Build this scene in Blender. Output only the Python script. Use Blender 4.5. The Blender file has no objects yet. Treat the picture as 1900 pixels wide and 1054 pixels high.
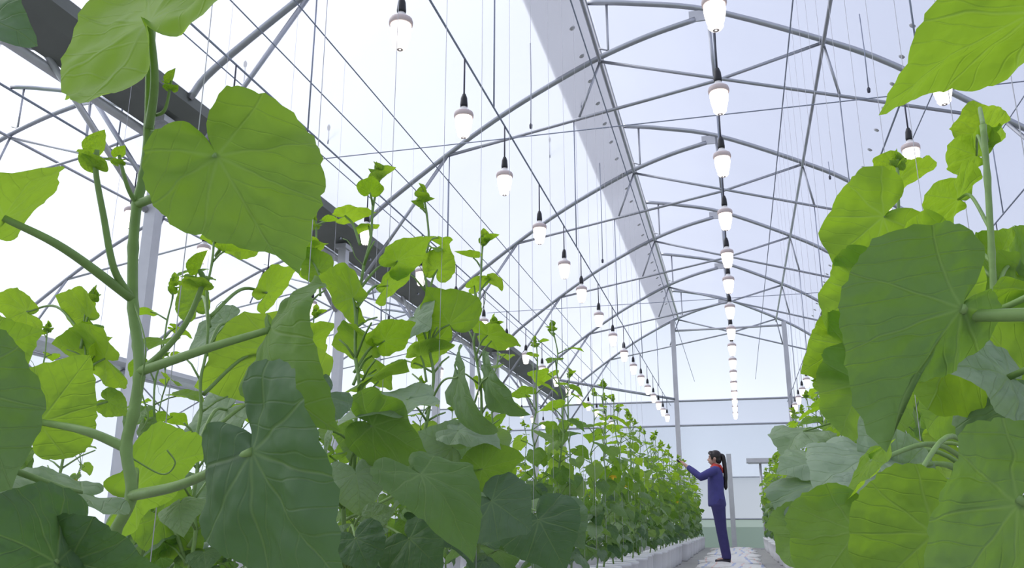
import bpy, math, random
from mathutils import Vector, Matrix, Euler, noise
from math import sin, cos, pi, radians as rad

scene = bpy.context.scene
COL = scene.collection

# ------------------------------------------------------------------ camera
F_PX, CX, CY = 1600.0, 950.0, 527.0
CAM_Z = 0.57
VPX, VPY = 1375.0, 973.0                      # vanishing point of the greenhouse axis (+Y)
_d = Vector(((VPX - CX) / F_PX, -(VPY - CY) / F_PX, -1.0)).normalized()
_u = Vector((0, -_d.z, _d.y)).normalized()
_x = _d.cross(_u)
M = Matrix((_x, _d, _u))                      # camera -> world
C = Vector((0, 0, CAM_Z))
cam_data = bpy.data.cameras.new('camera')
cam = bpy.data.objects.new('camera', cam_data)
COL.objects.link(cam)
cam.matrix_world = Matrix.Translation(C) @ M.to_4x4()
cam_data.sensor_fit = 'HORIZONTAL'
cam_data.sensor_width = 36.0
cam_data.lens = F_PX / 1900.0 * 36.0
cam_data.clip_start = 0.02
cam_data.clip_end = 600
scene.camera = cam

def ray(px, py):
    return M @ Vector(((px - CX) / F_PX, -(py - CY) / F_PX, -1.0))
def at_d(px, py, d):
    return C + ray(px, py) * d
def at_y(px, py, Y):
    r = ray(px, py); return C + r * (Y / r.y)
def at_z(px, py, Z):
    r = ray(px, py); return C + r * ((Z - CAM_Z) / r.z)
def depth_of(p):
    return -((M.transposed() @ (Vector(p) - C)).z)

# ------------------------------------------------------------------ world, sun, exposure
world = bpy.data.worlds.new('World')
scene.world = world
world.use_nodes = True
SUN_DIR = Vector((-0.70, 0.12, 0.71)).normalized()       # towards the sun: high on the left
wt = world.node_tree
bg = wt.nodes['Background']
def wn(op, a, b=None):
    n = wt.nodes.new('ShaderNodeMath'); n.operation = op
    for i, v in enumerate((a, b)):
        if v is None: continue
        if isinstance(v, bpy.types.NodeSocket): wt.links.new(v, n.inputs[i])
        else: n.inputs[i].default_value = v
    return n.outputs[0]
tcw = wt.nodes.new('ShaderNodeTexCoord')
dt = wt.nodes.new('ShaderNodeVectorMath'); dt.operation = 'DOT_PRODUCT'
wt.links.new(tcw.outputs['Generated'], dt.inputs[0]); dt.inputs[1].default_value = SUN_DIR
sep = wt.nodes.new('ShaderNodeSeparateXYZ'); wt.links.new(tcw.outputs['Generated'], sep.inputs[0])
aur = wn('MULTIPLY', wn('POWER', wn('MAXIMUM', dt.outputs['Value'], 0.0), 5.0), 1.7)          # hazy aureole round the sun
hor = wn('MULTIPLY', wn('POWER', wn('SUBTRACT', 1.0, wn('ABSOLUTE', sep.outputs[2])), 7.0), 0.75)   # pale horizon haze
cb = wt.nodes.new('ShaderNodeCombineColor')
for i, (base, k, h) in enumerate(((0.60, 1.0, 1.0), (0.65, 1.0, 1.0), (0.84, 0.95, 0.75))):
    wt.links.new(wn('ADD', base, wn('ADD', wn('MULTIPLY', aur, k), wn('MULTIPLY', hor, h))), cb.inputs[i])
wt.links.new(cb.outputs[0], bg.inputs['Color'])
bg.inputs['Strength'].default_value = 1.0
sun_d = bpy.data.lights.new('sun', 'SUN')
sun_d.energy = 1.3
sun_d.angle = rad(35)
sun_d.color = (1.0, 0.97, 0.92)
sun = bpy.data.objects.new('sun', sun_d)
COL.objects.link(sun)
sun.rotation_euler = SUN_DIR.to_track_quat('Z', 'Y').to_euler()
vs = scene.view_settings
vs.view_transform = 'Standard'
vs.look = 'None'
vs.gamma = 1.0
vs.use_curve_mapping = False
vs.exposure = 0.27
try:
    scene.cycles.use_denoising = True
    scene.cycles.max_bounces = 5
    scene.cycles.diffuse_bounces = 3
    scene.cycles.glossy_bounces = 2
    scene.cycles.transmission_bounces = 4
    scene.cycles.transparent_max_bounces = 12
    scene.cycles.adaptive_threshold = 0.03
except Exception:
    pass

# ------------------------------------------------------------------ helpers
def smooth(me, on=True):
    if len(me.polygons):
        me.polygons.foreach_set('use_smooth', [on] * len(me.polygons))
    return me

class MB:
    """collects verts / faces of one mesh"""
    def __init__(s): s.v = []; s.f = []
    def add(s, v, f):
        o = len(s.v); s.v += [tuple(p) for p in v]; s.f += [tuple(i + o for i in q) for q in f]; return s
    def mesh(s, name, mat=None, sm=True):
        me = bpy.data.meshes.new(name); me.from_pydata(s.v, [], s.f); me.update()
        if mat: me.materials.append(mat)
        return smooth(me, sm)
    def box(s, a, b):
        x0, y0, z0 = a; x1, y1, z1 = b
        return s.add([(x0,y0,z0),(x1,y0,z0),(x1,y1,z0),(x0,y1,z0),(x0,y0,z1),(x1,y0,z1),(x1,y1,z1),(x0,y1,z1)],
              [(0,3,2,1),(4,5,6,7),(0,1,5,4),(1,2,6,5),(2,3,7,6),(3,0,4,7)])
    def tube(s, pts, r, n=8, cap=True):
        pts = [Vector(p) for p in pts]
        if not hasattr(r, '__len__'): r = [r] * len(pts)
        t0 = (pts[1] - pts[0]).normalized()
        a = Vector((0, 0, 1)) if abs(t0.z) < 0.9 else Vector((1, 0, 0))
        u = t0.cross(a).normalized()
        V = []; Fc = []
        for i, p in enumerate(pts):
            t = (pts[min(i+1, len(pts)-1)] - pts[max(i-1, 0)]).normalized()
            u = (u - t * u.dot(t)).normalized()
            w = t.cross(u)
            ri = r[i]; ra, rb = ri if hasattr(ri, '__len__') else (ri, ri)
            for k in range(n):
                an = 2 * pi * k / n
                V.append(p + u * (cos(an) * ra) + w * (sin(an) * rb))
        for i in range(len(pts) - 1):
            for k in range(n):
                k2 = (k + 1) % n
                Fc.append((i*n+k, i*n+k2, (i+1)*n+k2, (i+1)*n+k))
        if cap:
            Fc.append(tuple(range(n-1, -1, -1)))
            Fc.append(tuple(range((len(pts)-1)*n, len(pts)*n)))
        return s.add(V, Fc)
    def lathe(s, prof, n=20, c=(0, 0, 0)):
        V = []; Fc = []
        for (r, z) in prof:
            for k in range(n):
                V.append((c[0] + r*cos(2*pi*k/n), c[1] + r*sin(2*pi*k/n), c[2] + z))
        for i in range(len(prof)-1):
            for k in range(n):
                k2 = (k+1) % n
                Fc.append((i*n+k, i*n+k2, (i+1)*n+k2, (i+1)*n+k))
        return s.add(V, Fc)

def spline(pts, n=6):
    pts = [Vector(p) for p in pts]
    P = [pts[0]*2 - pts[1]] + pts + [pts[-1]*2 - pts[-2]]
    out = []
    for i in range(1, len(P)-2):
        p0, p1, p2, p3 = P[i-1:i+3]
        for k in range(n):
            t = k / n
            out.append(0.5*((2*p1) + (p2-p0)*t + (2*p0-5*p1+4*p2-p3)*t*t + (3*p1-p0-3*p2+p3)*t**3))
    out.append(pts[-1])
    return out

def obj(name, me, parent=None, loc=None):
    o = bpy.data.objects.new(name, me)
    COL.objects.link(o)
    if parent: o.parent = parent
    if loc is not None: o.location = loc
    return o
def tag(o, label, cat, group=None, kind=None):
    if label: o['label'] = label
    if cat: o['category'] = cat
    if group: o['group'] = group
    if kind: o['kind'] = kind
    return o
def thing(name, label, cat, loc=(0, 0, 0), group=None, kind=None):
    o = obj(name, None, None, loc)
    o.empty_display_size = 0.1
    return tag(o, label, cat, group, kind)
def struct(name, me, label=None):
    o = obj(name, me); o['kind'] = 'structure'
    if label: o['label'] = label
    return o
_O = ['first','second','third','fourth','fifth','sixth','seventh','eighth','ninth','tenth','eleventh','twelfth','thirteenth',
      'fourteenth','fifteenth','sixteenth','seventeenth','eighteenth','nineteenth']
ORD = list(_O)
for _t, _tt in (('twenty', 'twentieth'), ('thirty', 'thirtieth'), ('forty', 'fortieth'), ('fifty', 'fiftieth')):
    ORD += [_tt] + [_t + '-' + o for o in _O[:9]]

# ------------------------------------------------------------------ materials
def new_mat(name):
    m = bpy.data.materials.new(name); m.use_nodes = True
    nt = m.node_tree; nt.nodes.clear()
    out = nt.nodes.new('ShaderNodeOutputMaterial')
    return m, nt, out
def nd(nt, typ, ins=None, **props):
    n = nt.nodes.new(typ)
    for k, v in props.items(): setattr(n, k, v)
    for k, v in (ins or {}).items():
        s = n.inputs[k]
        if isinstance(v, bpy.types.NodeSocket): nt.links.new(v, s)
        else: s.default_value = v
    return n
def mth(nt, op, a, b=None, c=None):
    ins = {0: a}
    if b is not None: ins[1] = b
    if c is not None: ins[2] = c
    return nd(nt, 'ShaderNodeMath', ins, operation=op).outputs[0]
def mixc(nt, f, a, b, bt='MIX'):
    n = nt.nodes.new('ShaderNodeMix'); n.data_type = 'RGBA'; n.blend_type = bt
    for s, v in ((n.inputs[0], f), (n.inputs[6], a), (n.inputs[7], b)):
        if isinstance(v, bpy.types.NodeSocket): nt.links.new(v, s)
        else: s.default_value = v
    return n.outputs[2]

def simple(name, col, rough=0.5, metal=0.0, var=0.12, scale=8.0, bump=0.0, spec=0.5):
    m, nt, out = new_mat(name)
    tc = nd(nt, 'ShaderNodeTexCoord')
    no = nd(nt, 'ShaderNodeTexNoise', {'Vector': tc.outputs['Object'], 'Scale': scale, 'Detail': 4.0})
    c2 = tuple(max(0, min(1, x * (1 - var))) for x in col[:3]) + (1,)
    c1 = tuple(max(0, min(1, x * (1 + var))) for x in col[:3]) + (1,)
    cc = mixc(nt, no.outputs['Fac'], c2, c1)
    p = nd(nt, 'ShaderNodeBsdfPrincipled', {'Base Color': cc, 'Roughness': rough, 'Metallic': metal, 'Specular IOR Level': spec})
    if bump:
        b = nd(nt, 'ShaderNodeBump', {'Strength': bump, 'Distance': 0.01, 'Height': no.outputs['Fac']})
        nt.links.new(b.outputs[0], p.inputs['Normal'])
    nt.links.new(p.outputs[0], out.inputs[0])
    return m

def film(name, tint, transp, refl=0.25):
    """plastic film: straight-through light, diffuse transmission, a little diffuse reflection"""
    m, nt, out = new_mat(name)
    tc = nd(nt, 'ShaderNodeTexCoord')
    mp = nd(nt, 'ShaderNodeMapping', {'Vector': tc.outputs['Object'], 'Scale': (0.5, 0.7, 0.35)})
    no = nd(nt, 'ShaderNodeTexNoise', {'Vector': mp.outputs[0], 'Scale': 1.2, 'Detail': 0.0})
    t2 = tuple(x * 0.93 for x in tint) + (1,)
    cc = mixc(nt, no.outputs['Fac'], t2, tuple(tint) + (1,))
    tr = nd(nt, 'ShaderNodeBsdfTransparent', {'Color': cc})
    tl = nd(nt, 'ShaderNodeBsdfTranslucent', {'Color': cc})
    df = nd(nt, 'ShaderNodeBsdfDiffuse', {'Color': cc})
    a = nd(nt, 'ShaderNodeMixShader', {0: refl, 1: tl.outputs[0], 2: df.outputs[0]})
    c = nd(nt, 'ShaderNodeMixShader', {0: transp, 1: a.outputs[0], 2: tr.outputs[0]})
    nt.links.new(c.outputs[0], out.inputs[0])
    return m

def leaf_material():
    m, nt, out = new_mat('leaf_blade')
    uv = nd(nt, 'ShaderNodeUVMap', uv_map='UVMap')
    sx = nd(nt, 'ShaderNodeSeparateXYZ', {0: uv.outputs[0]})
    x = mth(nt, 'ABSOLUTE', mth(nt, 'MULTIPLY_ADD', sx.outputs[0], 2.0, -1.0))
    y = mth(nt, 'MULTIPLY_ADD', sx.outputs[1], 2.0, -1.0)
    oi = nd(nt, 'ShaderNodeObjectInfo')
    sc = nd(nt, 'ShaderNodeSeparateColor', {0: oi.outputs['Color']})
    age, hue = sc.outputs[0], sc.outputs[1]
    off = nd(nt, 'ShaderNodeVectorMath', {0: uv.outputs[0], 1: oi.outputs['Random']}, operation='ADD')
    n1 = nd(nt, 'ShaderNodeTexNoise', {'Vector': off.outputs[0], 'Scale': 9.0, 'Detail': 0.0})
    wob = mth(nt, 'MULTIPLY', mth(nt, 'SUBTRACT', n1.outputs['Fac'], 0.5), 0.06)
    # main veins: rays from the petiole
    r = mth(nt, 'SQRT', mth(nt, 'ADD', mth(nt, 'MULTIPLY', x, x), mth(nt, 'MULTIPLY', y, y)))
    w = mth(nt, 'MULTIPLY_ADD', r, -0.016, 0.024)
    vein = None
    for k, th in enumerate((0.0, 38.0, 76.0, 118.0)):
        a = rad(th)
        d = mth(nt, 'ADD', mth(nt, 'SUBTRACT', mth(nt, 'MULTIPLY', x, cos(a)), mth(nt, 'MULTIPLY', y, sin(a))), mth(nt, 'MULTIPLY', wob, 0.6 if k else 0.0))
        d = mth(nt, 'ABSOLUTE', d)
        along = mth(nt, 'ADD', mth(nt, 'MULTIPLY', x, sin(a)), mth(nt, 'MULTIPLY', y, cos(a)))
        pos = mth(nt, 'GREATER_THAN', along, 0.0)
        s = nd(nt, 'ShaderNodeMapRange', {0: d, 1: 0.0, 2: w, 3: 1.0, 4: 0.0}, interpolation_type='SMOOTHSTEP').outputs[0]
        s = mth(nt, 'MULTIPLY', s, pos)
        vein = s if vein is None else mth(nt, 'MAXIMUM', vein, s)
    # secondary veins: chevrons off the midrib, bent by noise
    q = mth(nt, 'ADD', mth(nt, 'SUBTRACT', mth(nt, 'MULTIPLY', y, 5.2), mth(nt, 'MULTIPLY', x, 4.6)), mth(nt, 'MULTIPLY', wob, 9.0))
    fr = mth(nt, 'PINGPONG', q, 0.5)
    s2 = nd(nt, 'ShaderNodeMapRange', {0: fr, 1: 0.0, 2: 0.07, 3: 1.0, 4: 0.0}, interpolation_type='SMOOTHSTEP').outputs[0]
    vo = nd(nt, 'ShaderNodeTexNoise', {'Vector': off.outputs[0], 'Scale': 15.0, 'Detail': 1.0})
    allv = mth(nt, 'MAXIMUM', vein, mth(nt, 'MULTIPLY', s2, 0.45))
    # colours
    n2 = nd(nt, 'ShaderNodeTexNoise', {'Vector': off.outputs[0], 'Scale': 3.5, 'Detail': 1.0})
    young = mixc(nt, hue, (0.15, 0.31, 0.025, 1), (0.24, 0.40, 0.04, 1))
    old = mixc(nt, hue, (0.062, 0.115, 0.070, 1), (0.38, 0.47, 0.36, 1))
    base = mixc(nt, age, young, old)
    base = mixc(nt, mth(nt, 'MULTIPLY', n2.outputs['Fac'], 0.35), base, (0.05, 0.13, 0.03, 1))
    base = mixc(nt, mth(nt, 'MULTIPLY', allv, 0.22), base, (0.32, 0.44, 0.18, 1))
    ty = mixc(nt, hue, (0.37, 0.62, 0.018, 1), (0.46, 0.68, 0.035, 1))
    to = mixc(nt, hue, (0.13, 0.30, 0.02, 1), (0.22, 0.40, 0.05, 1))
    trc = mixc(nt, age, ty, to)
    trc = mixc(nt, mth(nt, 'MULTIPLY', allv, 0.25), trc, (0.42, 0.62, 0.12, 1))
    # relief: blistered between veins, veins sunk
    hgt = mth(nt, 'SUBTRACT', mth(nt, 'MULTIPLY', vo.outputs['Fac'], 0.9), mth(nt, 'MULTIPLY', mth(nt, 'MAXIMUM', vein, mth(nt, 'MULTIPLY', s2, 0.6)), 0.3))
    hgt = mth(nt, 'MULTIPLY', hgt, nd(nt, 'ShaderNodeMapRange', {0: r, 1: 0.05, 2: 0.30, 3: 0.0, 4: 1.0}, interpolation_type='SMOOTHSTEP').outputs[0])
    bp = nd(nt, 'ShaderNodeBump', {'Strength': 0.5, 'Distance': 0.012, 'Height': hgt})
    p = nd(nt, 'ShaderNodeBsdfPrincipled', {'Base Color': base, 'Roughness': 0.55, 'Specular IOR Level': 0.35, 'Normal': bp.outputs[0]})
    tl = nd(nt, 'ShaderNodeBsdfTranslucent', {'Color': trc, 'Normal': bp.outputs[0]})
    fac = mth(nt, 'MULTIPLY_ADD', age, -0.22, 0.58)
    mx = nd(nt, 'ShaderNodeMixShader', {0: fac, 1: p.outputs[0], 2: tl.outputs[0]})
    nt.links.new(mx.outputs[0], out.inputs[0])
    return m

MAT = {}
MAT['leaf'] = leaf_material()
MAT['stem'] = simple('green_stem', (0.20, 0.32, 0.09), 0.5, var=0.25, scale=30, bump=0.3)
MAT['oldstem'] = simple('pale_stem', (0.30, 0.36, 0.18), 0.6, var=0.25, scale=30, bump=0.3)
MAT['petal'] = simple('yellow_petal', (0.85, 0.60, 0.03), 0.5)
MAT['steel'] = simple('galvanised_steel', (0.42, 0.43, 0.47), 0.38, 0.85, 0.15, 6.0)
MAT['gutter'] = simple('shade_grey_gutter', (0.17, 0.18, 0.17), 0.6, 0.2, 0.2, 3.0)  # shade of the unlit gutter underside is painted into this dark base colour
MAT['paletube'] = simple('pale_steel_tube', (0.55, 0.55, 0.58), 0.4, 0.4)
MAT['wire'] = simple('thin_grey_wire', (0.30, 0.33, 0.42), 0.5, 0.3)
MAT['string'] = simple('white_twine', (0.60, 0.60, 0.64), 0.8)
MAT['black'] = simple('black_rubber', (0.015, 0.015, 0.02), 0.5)
MAT['cord'] = simple('dark_cord', (0.06, 0.06, 0.09), 0.5)
MAT['ceramic'] = simple('white_ceramic', (0.88, 0.84, 0.84), 0.4)
MAT['collar'] = simple('brown_pink_collar', (0.66, 0.54, 0.54), 0.5)
MAT['potwhite'] = simple('white_plastic_pot', (0.72, 0.71, 0.74), 0.55, var=0.1, scale=4, bump=0.2)
MAT['soil'] = simple('dark_potting_soil', (0.02, 0.016, 0.012), 0.95, var=0.5, scale=60, bump=0.8)
MAT['earth'] = simple('pale_floor', (0.34, 0.33, 0.32), 0.9, var=0.25, scale=3, bump=0.2)
MAT['grass'] = simple('green_field', (0.16, 0.24, 0.13), 0.9, var=0.3, scale=1.5)
MAT['roof'] = film('roof_film', (0.85, 0.865, 0.90), 0.55)
MAT['flap'] = film('vent_flap_film', (0.62, 0.62, 0.66), 0.12, refl=0.5)
MAT['wallfilm'] = film('wall_film', (0.96, 0.98, 1.0), 0.85)
MAT['curtain'] = film('curtain_film', (0.73, 0.755, 0.84), 0.5)
MAT['net'] = film('insect_net', (0.60, 0.62, 0.68), 0.30, refl=0.4)
MAT['skirt'] = film('green_grey_skirt', (0.44, 0.52, 0.47), 0.25, refl=0.5)
def emit(name, col, st):
    m, nt, out = new_mat(name)
    e = nd(nt, 'ShaderNodeEmission', {'Color': col + (1,), 'Strength': st})
    nt.links.new(e.outputs[0], out.inputs[0]); return m
MAT['bulb'] = emit('glowing_bulb', (1.0, 0.92, 0.86), 2.2)
MAT['bulb'].cycles.emission_sampling = 'NONE'

# ------------------------------------------------------------------ the greenhouse shell
Y_END, Y_FRONT, SPAN = 23.5, -4.9, 8.6
FLY = 3.55
BAYS = (-SPAN, 0.0, SPAN)
LOW = [(-4.30, 4.06), (-4.08, 4.32), (-3.2, 4.96), (-2.48, 5.42), (-1.84, 5.76), (-1.28, 6.02), (-0.70, 6.22), (-0.13, 6.36)]
UPP = [(-1.41, 6.80), (-0.82, 6.69), (0.04, 6.46), (1.26, 5.88), (1.98, 5.45), (3.13, 4.56), (3.80, 4.06)]
def prof(pts, n=5): return [(p.x, p.z) for p in spline([Vector((a, 0, b)) for a, b in pts], n)]
def sheet(pr, y0, y1, dx, dz, ny=9):
    V = []; Fc = []
    m = len(pr)
    for j in range(ny + 1):
        y = y0 + (y1 - y0) * j / ny
        for (x, z) in pr: V.append((x + dx, y, z + dz))
    for j in range(ny):
        for i in range(m - 1):
            Fc.append((j*m+i, j*m+i+1, (j+1)*m+i+1, (j+1)*m+i))
    return V, Fc
lowf = prof(LOW[:6]); uppf = prof(UPP)

floor = struct('floor', MB().box((-13.6, Y_FRONT, -0.1), (13.0, Y_END, 0.0)).mesh('floor', MAT['earth'], False), 'pale bare floor of the greenhouse')
gr = struct('ground', MB().add([(-250, -250, -0.12), (250, -250, -0.12), (250, 250, -0.12), (-250, 250, -0.12)], [(0, 1, 2, 3)]).mesh('ground', MAT['grass'], False), 'green field outside the greenhouse')

ceil = obj('ceiling', None); ceil['kind'] = 'structure'; ceil['label'] = 'white translucent plastic film roof with saw-tooth vents'
for b in BAYS:
    obj('lower_roof_film', MB().add(*sheet(lowf, Y_FRONT, Y_END, b, 0.035)).mesh('lower_roof_film', MAT['roof']), ceil)
    obj('upper_roof_film', MB().add(*sheet(uppf, Y_FRONT, Y_END, b, 0.035)).mesh('upper_roof_film', MAT['roof']), ceil)
    if b: continue
    fl = [(x, z) for x, z in lowf if x > -1.95]
    flp = [(x, z + 0.02 + 0.05 * (i + 1) / len(fl)) for i, (x, z) in enumerate(fl)]
    o = obj('vent_flap', MB().add(*sheet(flp, Y_FRONT, Y_END, b, 0.035)).mesh('vent_flap', MAT['flap']), ceil)
    o['label'] = 'greyish rolled vent flap along the roof opening'

CLIP = MB().lathe([(0.0, -0.012), (0.03, -0.01), (0.035, 0.0)], 8).mesh('film_clip', MAT['paletube'])
for k in range(26):
    y = 6.0 + 0.62 * k
    for x, pr_, dz in ((-1.47, lowf, 0.02), (2.02, uppf, 0.02)):
        zz = [z0 + (z1 - z0) * (x - x0) / (x1 - x0) for (x0, z0), (x1, z1) in zip(pr_, pr_[1:]) if x0 <= x <= x1][0]
        o = obj('film_clip', CLIP, ceil, (x, y, zz + dz)); o.rotation_euler = (0, -0.5 if x < 0 else 0.55, 0)

# ---- trusses
def truss_meshes():
    P = {}
    def tb(name, pts, r, n=8):
        mb = MB().tube([(x, 0, z) for x, z in pts], r, n)
        P.setdefault(name, []).append(mb.mesh(name, MAT['steel']))
    tb('lower_arch', prof(LOW), 0.034, 10)
    tb('upper_arch', prof(UPP), 0.034, 10)
    tb('tie_chord', [(-3.2, 4.94), (0.05, 5.52), (1.26, 5.84)], 0.02)
    tb('tie_chord', [(-1.30, 5.97), (0.05, 5.56), (2.95, 4.68)], 0.02)
    tb('king_post', [(0.02, 6.44), (0.05, 5.53)], 0.02)
    tb('strut', [(-1.27, 5.99), (-1.55, 5.26)], 0.016)
    tb('strut', [(1.26, 5.86), (1.38, 5.17)], 0.016)
    tb('vent_post', [(-1.18, 6.77), (-1.18, 6.10), (-1.28, 6.14)], 0.016)
    tb('knee_brace', [(-3.2, 4.94), (-4.42, 3.2)], 0.022)
    tb('knee_brace', [(2.95, 4.68), (4.06, 3.2)], 0.022)
    g = MB(); g.box((-0.20, -0.012, 6.33), (0.06, 0.012, 6.47)); P['gusset_plate'] = [g.mesh('gusset_plate', MAT['paletube'], False)]
    return P
TR = truss_meshes()
PLANES = [2.2 + FLY * i for i in range(7)]
for bi, b in enumerate(BAYS):
    bn = ('left neighbouring', 'main', 'right neighbouring')[bi]
    for i, Y in enumerate(PLANES):
        if bi == 2 and i < 2: continue
        if bi == 0 and i < 1: continue
        last = i == len(PLANES) - 1
        lb = f'steel pipe roof truss spanning the {bn} bay, ' + ('at the end wall' if last else f'{ORD[i]} from the camera')
        t = thing('roof_truss', lb, 'truss', (b, Y - (0.08 if last else 0), 0), 'arched roof trusses')
        for n, ms in TR.items():
            for me in ms: obj(n, me, t)

# ---- purlins, gutters, posts
def rod(name, a, b, r, mat, label, cat, group=None, n=8):
    a = Vector(a); b = Vector(b)
    o = obj(name, MB().tube([Vector((0, 0, 0)), b - a], r, n).mesh(name, mat), None, a)
    return tag(o, label, cat, group)
for bi, b in enumerate(BAYS):
    bn = ('left neighbouring', 'main', 'right neighbouring')[bi]
    for (x, z, wh) in ((-1.28, 5.965, 'lower edge of the roof vent'), (-1.43, 6.755, 'upper edge of the roof vent'), (1.26, 5.80, 'right slope of the upper roof')):
        rod('purlin', (b + x, 1.0, z), (b + x, Y_END - 0.02, z), 0.022, MAT['steel'], f'long steel purlin under the {wh}, {bn} bay', 'purlin', 'long roof purlins')
GX = [-4.52 - SPAN, -4.52, -4.52 + SPAN, -4.52 + 2 * SPAN]
gn = ['outer left', 'left', 'right', 'outer right']
def gutter(x, nm):
    t = thing('gutter', f'broad grey rain gutter running lengthwise on the {nm} side', 'gutter', (x, 0, 0), 'rain gutters between the bays')
    sec = [(0.22, 4.10), (0.22, 4.00), (0.08, 3.93), (-0.20, 3.87), (-0.27, 3.95), (-0.27, 4.10), (-0.24, 4.10), (-0.22, 3.97), (0.08, 3.99), (0.17, 4.03), (0.19, 4.10)]
    V = [(a, y, z) for y in (0.5, Y_END - 0.12) for a, z in sec]; n = len(sec)
    Fc = [(i, (i+1) % n, n + (i+1) % n, n + i) for i in range(n)] + [tuple(range(n-1, -1, -1)), tuple(range(n, 2*n))]
    obj('channel', MB().add(V, Fc).mesh('channel', MAT['paletube' if 'outer' in nm else 'gutter'], False), t)
    obj('edge_tube', MB().tube([(-0.25, 0.5, 3.84), (-0.25, Y_END - 0.12, 3.84)], 0.04, 10).mesh('edge_tube', MAT['paletube']), t)
    k = 0
    for y in [1.0 + 0.9 * i for i in range(24)]:
        obj('bolt', BOLT, t, (0.04, y, 3.915))
BOLT = MB().lathe([(0.0, -0.015), (0.018, -0.015), (0.018, 0.02)], 6).mesh('bolt', MAT['steel'], False)
for x, nm in zip(GX, gn): gutter(x, nm)
POSTM = MB().box((-0.05, -0.05, 0), (0.05, 0.05, 3.88)).box((-0.09, -0.09, 0), (0.09, 0.09, 0.02)).box((-0.07, -0.10, 3.83), (0.07, 0.10, 3.885)).mesh('support_post', MAT['paletube'], False)
for gi, x in enumerate(GX):
    if gi == 3: continue
    for i, Y in enumerate(PLANES):
        if i == 0: continue
        yy = Y - (0.16 if i == 6 else 0)
        t = obj('support_post', POSTM, None, (x, yy, 0))
        tag(t, f'square galvanised post holding the {gn[gi]} gutter, {ORD[i-1]} from the camera', 'post', 'gutter support posts')
for i, Y in enumerate(PLANES):
    if i == 0: continue
    rod('diagonal_brace', (-4.72, Y - 1.15, 3.92), (-4.56, Y - 0.05, 3.05), 0.025, MAT['paletube'], f'pale diagonal pipe brace from the left gutter down to its {ORD[i-1]} post', 'brace', 'gutter braces')
rod('diagonal_brace', (-4.45, Y_END - 3.3, 4.0), (-1.5, Y_END - 0.22, 3.78), 0.035, MAT['steel'], 'thick slanting pipe brace from left gutter to the end wall post', 'brace')
# cross bracing along the outer left gutter
for i in range(2, 5):
    for s in (0, 1):
        a, bb = PLANES[i] + 0.1, PLANES[i+1] - 0.1
        z0, z1 = (2.2, 3.9) if s else (3.9, 2.2)
        rod('cross_brace', (GX[0] + (0.03 if s else -0.03), a, z0), (GX[0] + (0.03 if s else -0.03), bb, z1), 0.018, MAT['steel'],
            f'thin diagonal rod {"rising" if s else "falling"} away on the outer left wall, panel {ORD[i-2]} from the front', 'brace', 'wall cross braces')

# ---- end walls and side walls
def polywall(name, Y, outline, mat, parent):
    return obj(name, MB().add([(x, Y, z) for x, z in outline], [tuple(range(len(outline)))]).mesh(name, mat, False), parent)
wb = obj('wall_back', None); wb['kind'] = 'structure'; wb['label'] = 'translucent film end wall of the greenhouse'
wf = obj('wall_front', None); wf['kind'] = 'structure'; wf['label'] = 'translucent film wall behind the camera'
for b in BAYS:
    gab = [(-4.35 + b, 4.0)] + [(x + b, z + 0.03) for x, z in lowf] + [(x + b, z + 0.03) for x, z in uppf] + [(4.1 + b, 4.0), (4.1 + b, 3.74), (-4.4 + b, 3.74)]
    gab = [(-4.5 + b, 3.74), (-4.5 + b, 4.1)] + [(x + b, z + 0.03) for x, z in lowf] + [(x + b, z + 0.03) for x, z in uppf] + [(4.08 + b, 4.05), (4.08 + b, 3.74)]
    polywall('gable_film', Y_END, gab, MAT['wallfilm'], wb)
    g2 = [(x, 0 if z == 3.74 else z) for x, z in gab]
    polywall('gable_film', Y_FRONT, g2, MAT['wallfilm'], wf)
def wrect(name, x0, x1, z0, z1, mat, dy=0.0):
    # gently pleated sheet
    n = 60; V = []; Fc = []
    for i in range(n + 1):
        x = x0 + (x1 - x0) * i / n
        y = Y_END + dy + 0.02 * sin(i * 2.1) * sin(i * 0.37)
        V += [(x, y, z0), (x, y, z1)]
    for i in range(n): Fc.append((2*i, 2*i+2, 2*i+3, 2*i+1))
    return obj(name, MB().add(V, Fc).mesh(name, mat), wb)
wrect('curtain_band', -13.1, 12.7, 3.06, 3.76, MAT['curtain'], -0.04)
wrect('film_panel', -13.1, 12.7, 1.72, 3.10, MAT['wallfilm'])
wrect('film_panel', -13.1, 12.7, 1.72, 3.10, MAT['curtain'], 0.06)
wrect('insect_net', -13.1, 12.7, 0.70, 1.76, MAT['net'])
wrect('skirt_panel', -13.1, 12.7, 0.0, 0.72, MAT['skirt'])
for (z, r) in ((3.74, 0.028), (3.09, 0.025), (0.70, 0.02), (1.74, 0.012)):
    obj('rail', MB().tube([(-13.1, Y_END - 0.07, z), (12.7, Y_END - 0.07, z)], r, 8).mesh('rail', MAT['steel']), wb)
obj('rail', MB().tube([(-1.45, Y_END - 0.09, 5.66), (1.45, Y_END - 0.09, 5.66)], 0.03, 8).mesh('rail', MAT['paletube']), wb)
for b in BAYS:
    for x, h in ((-1.45, 5.93), (1.45, 5.74)):
        t = obj('end_wall_post', MB().box((-0.06, -0.05, 0), (0.06, 0.05, h)).mesh('end_wall_post', MAT['paletube'], False), wb, (x + b, Y_END - 0.13, 0))
wl = obj('wall_left', MB().add([(GX[0] - 0.33, y, z) for y, z in ((Y_FRONT, 0), (Y_END, 0), (Y_END, 4.1), (Y_FRONT, 4.1))], [(0, 1, 2, 3)]).mesh('wall_left', MAT['curtain'], False))
wl['kind'] = 'structure'; wl['label'] = 'translucent film side wall far on the left'
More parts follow.
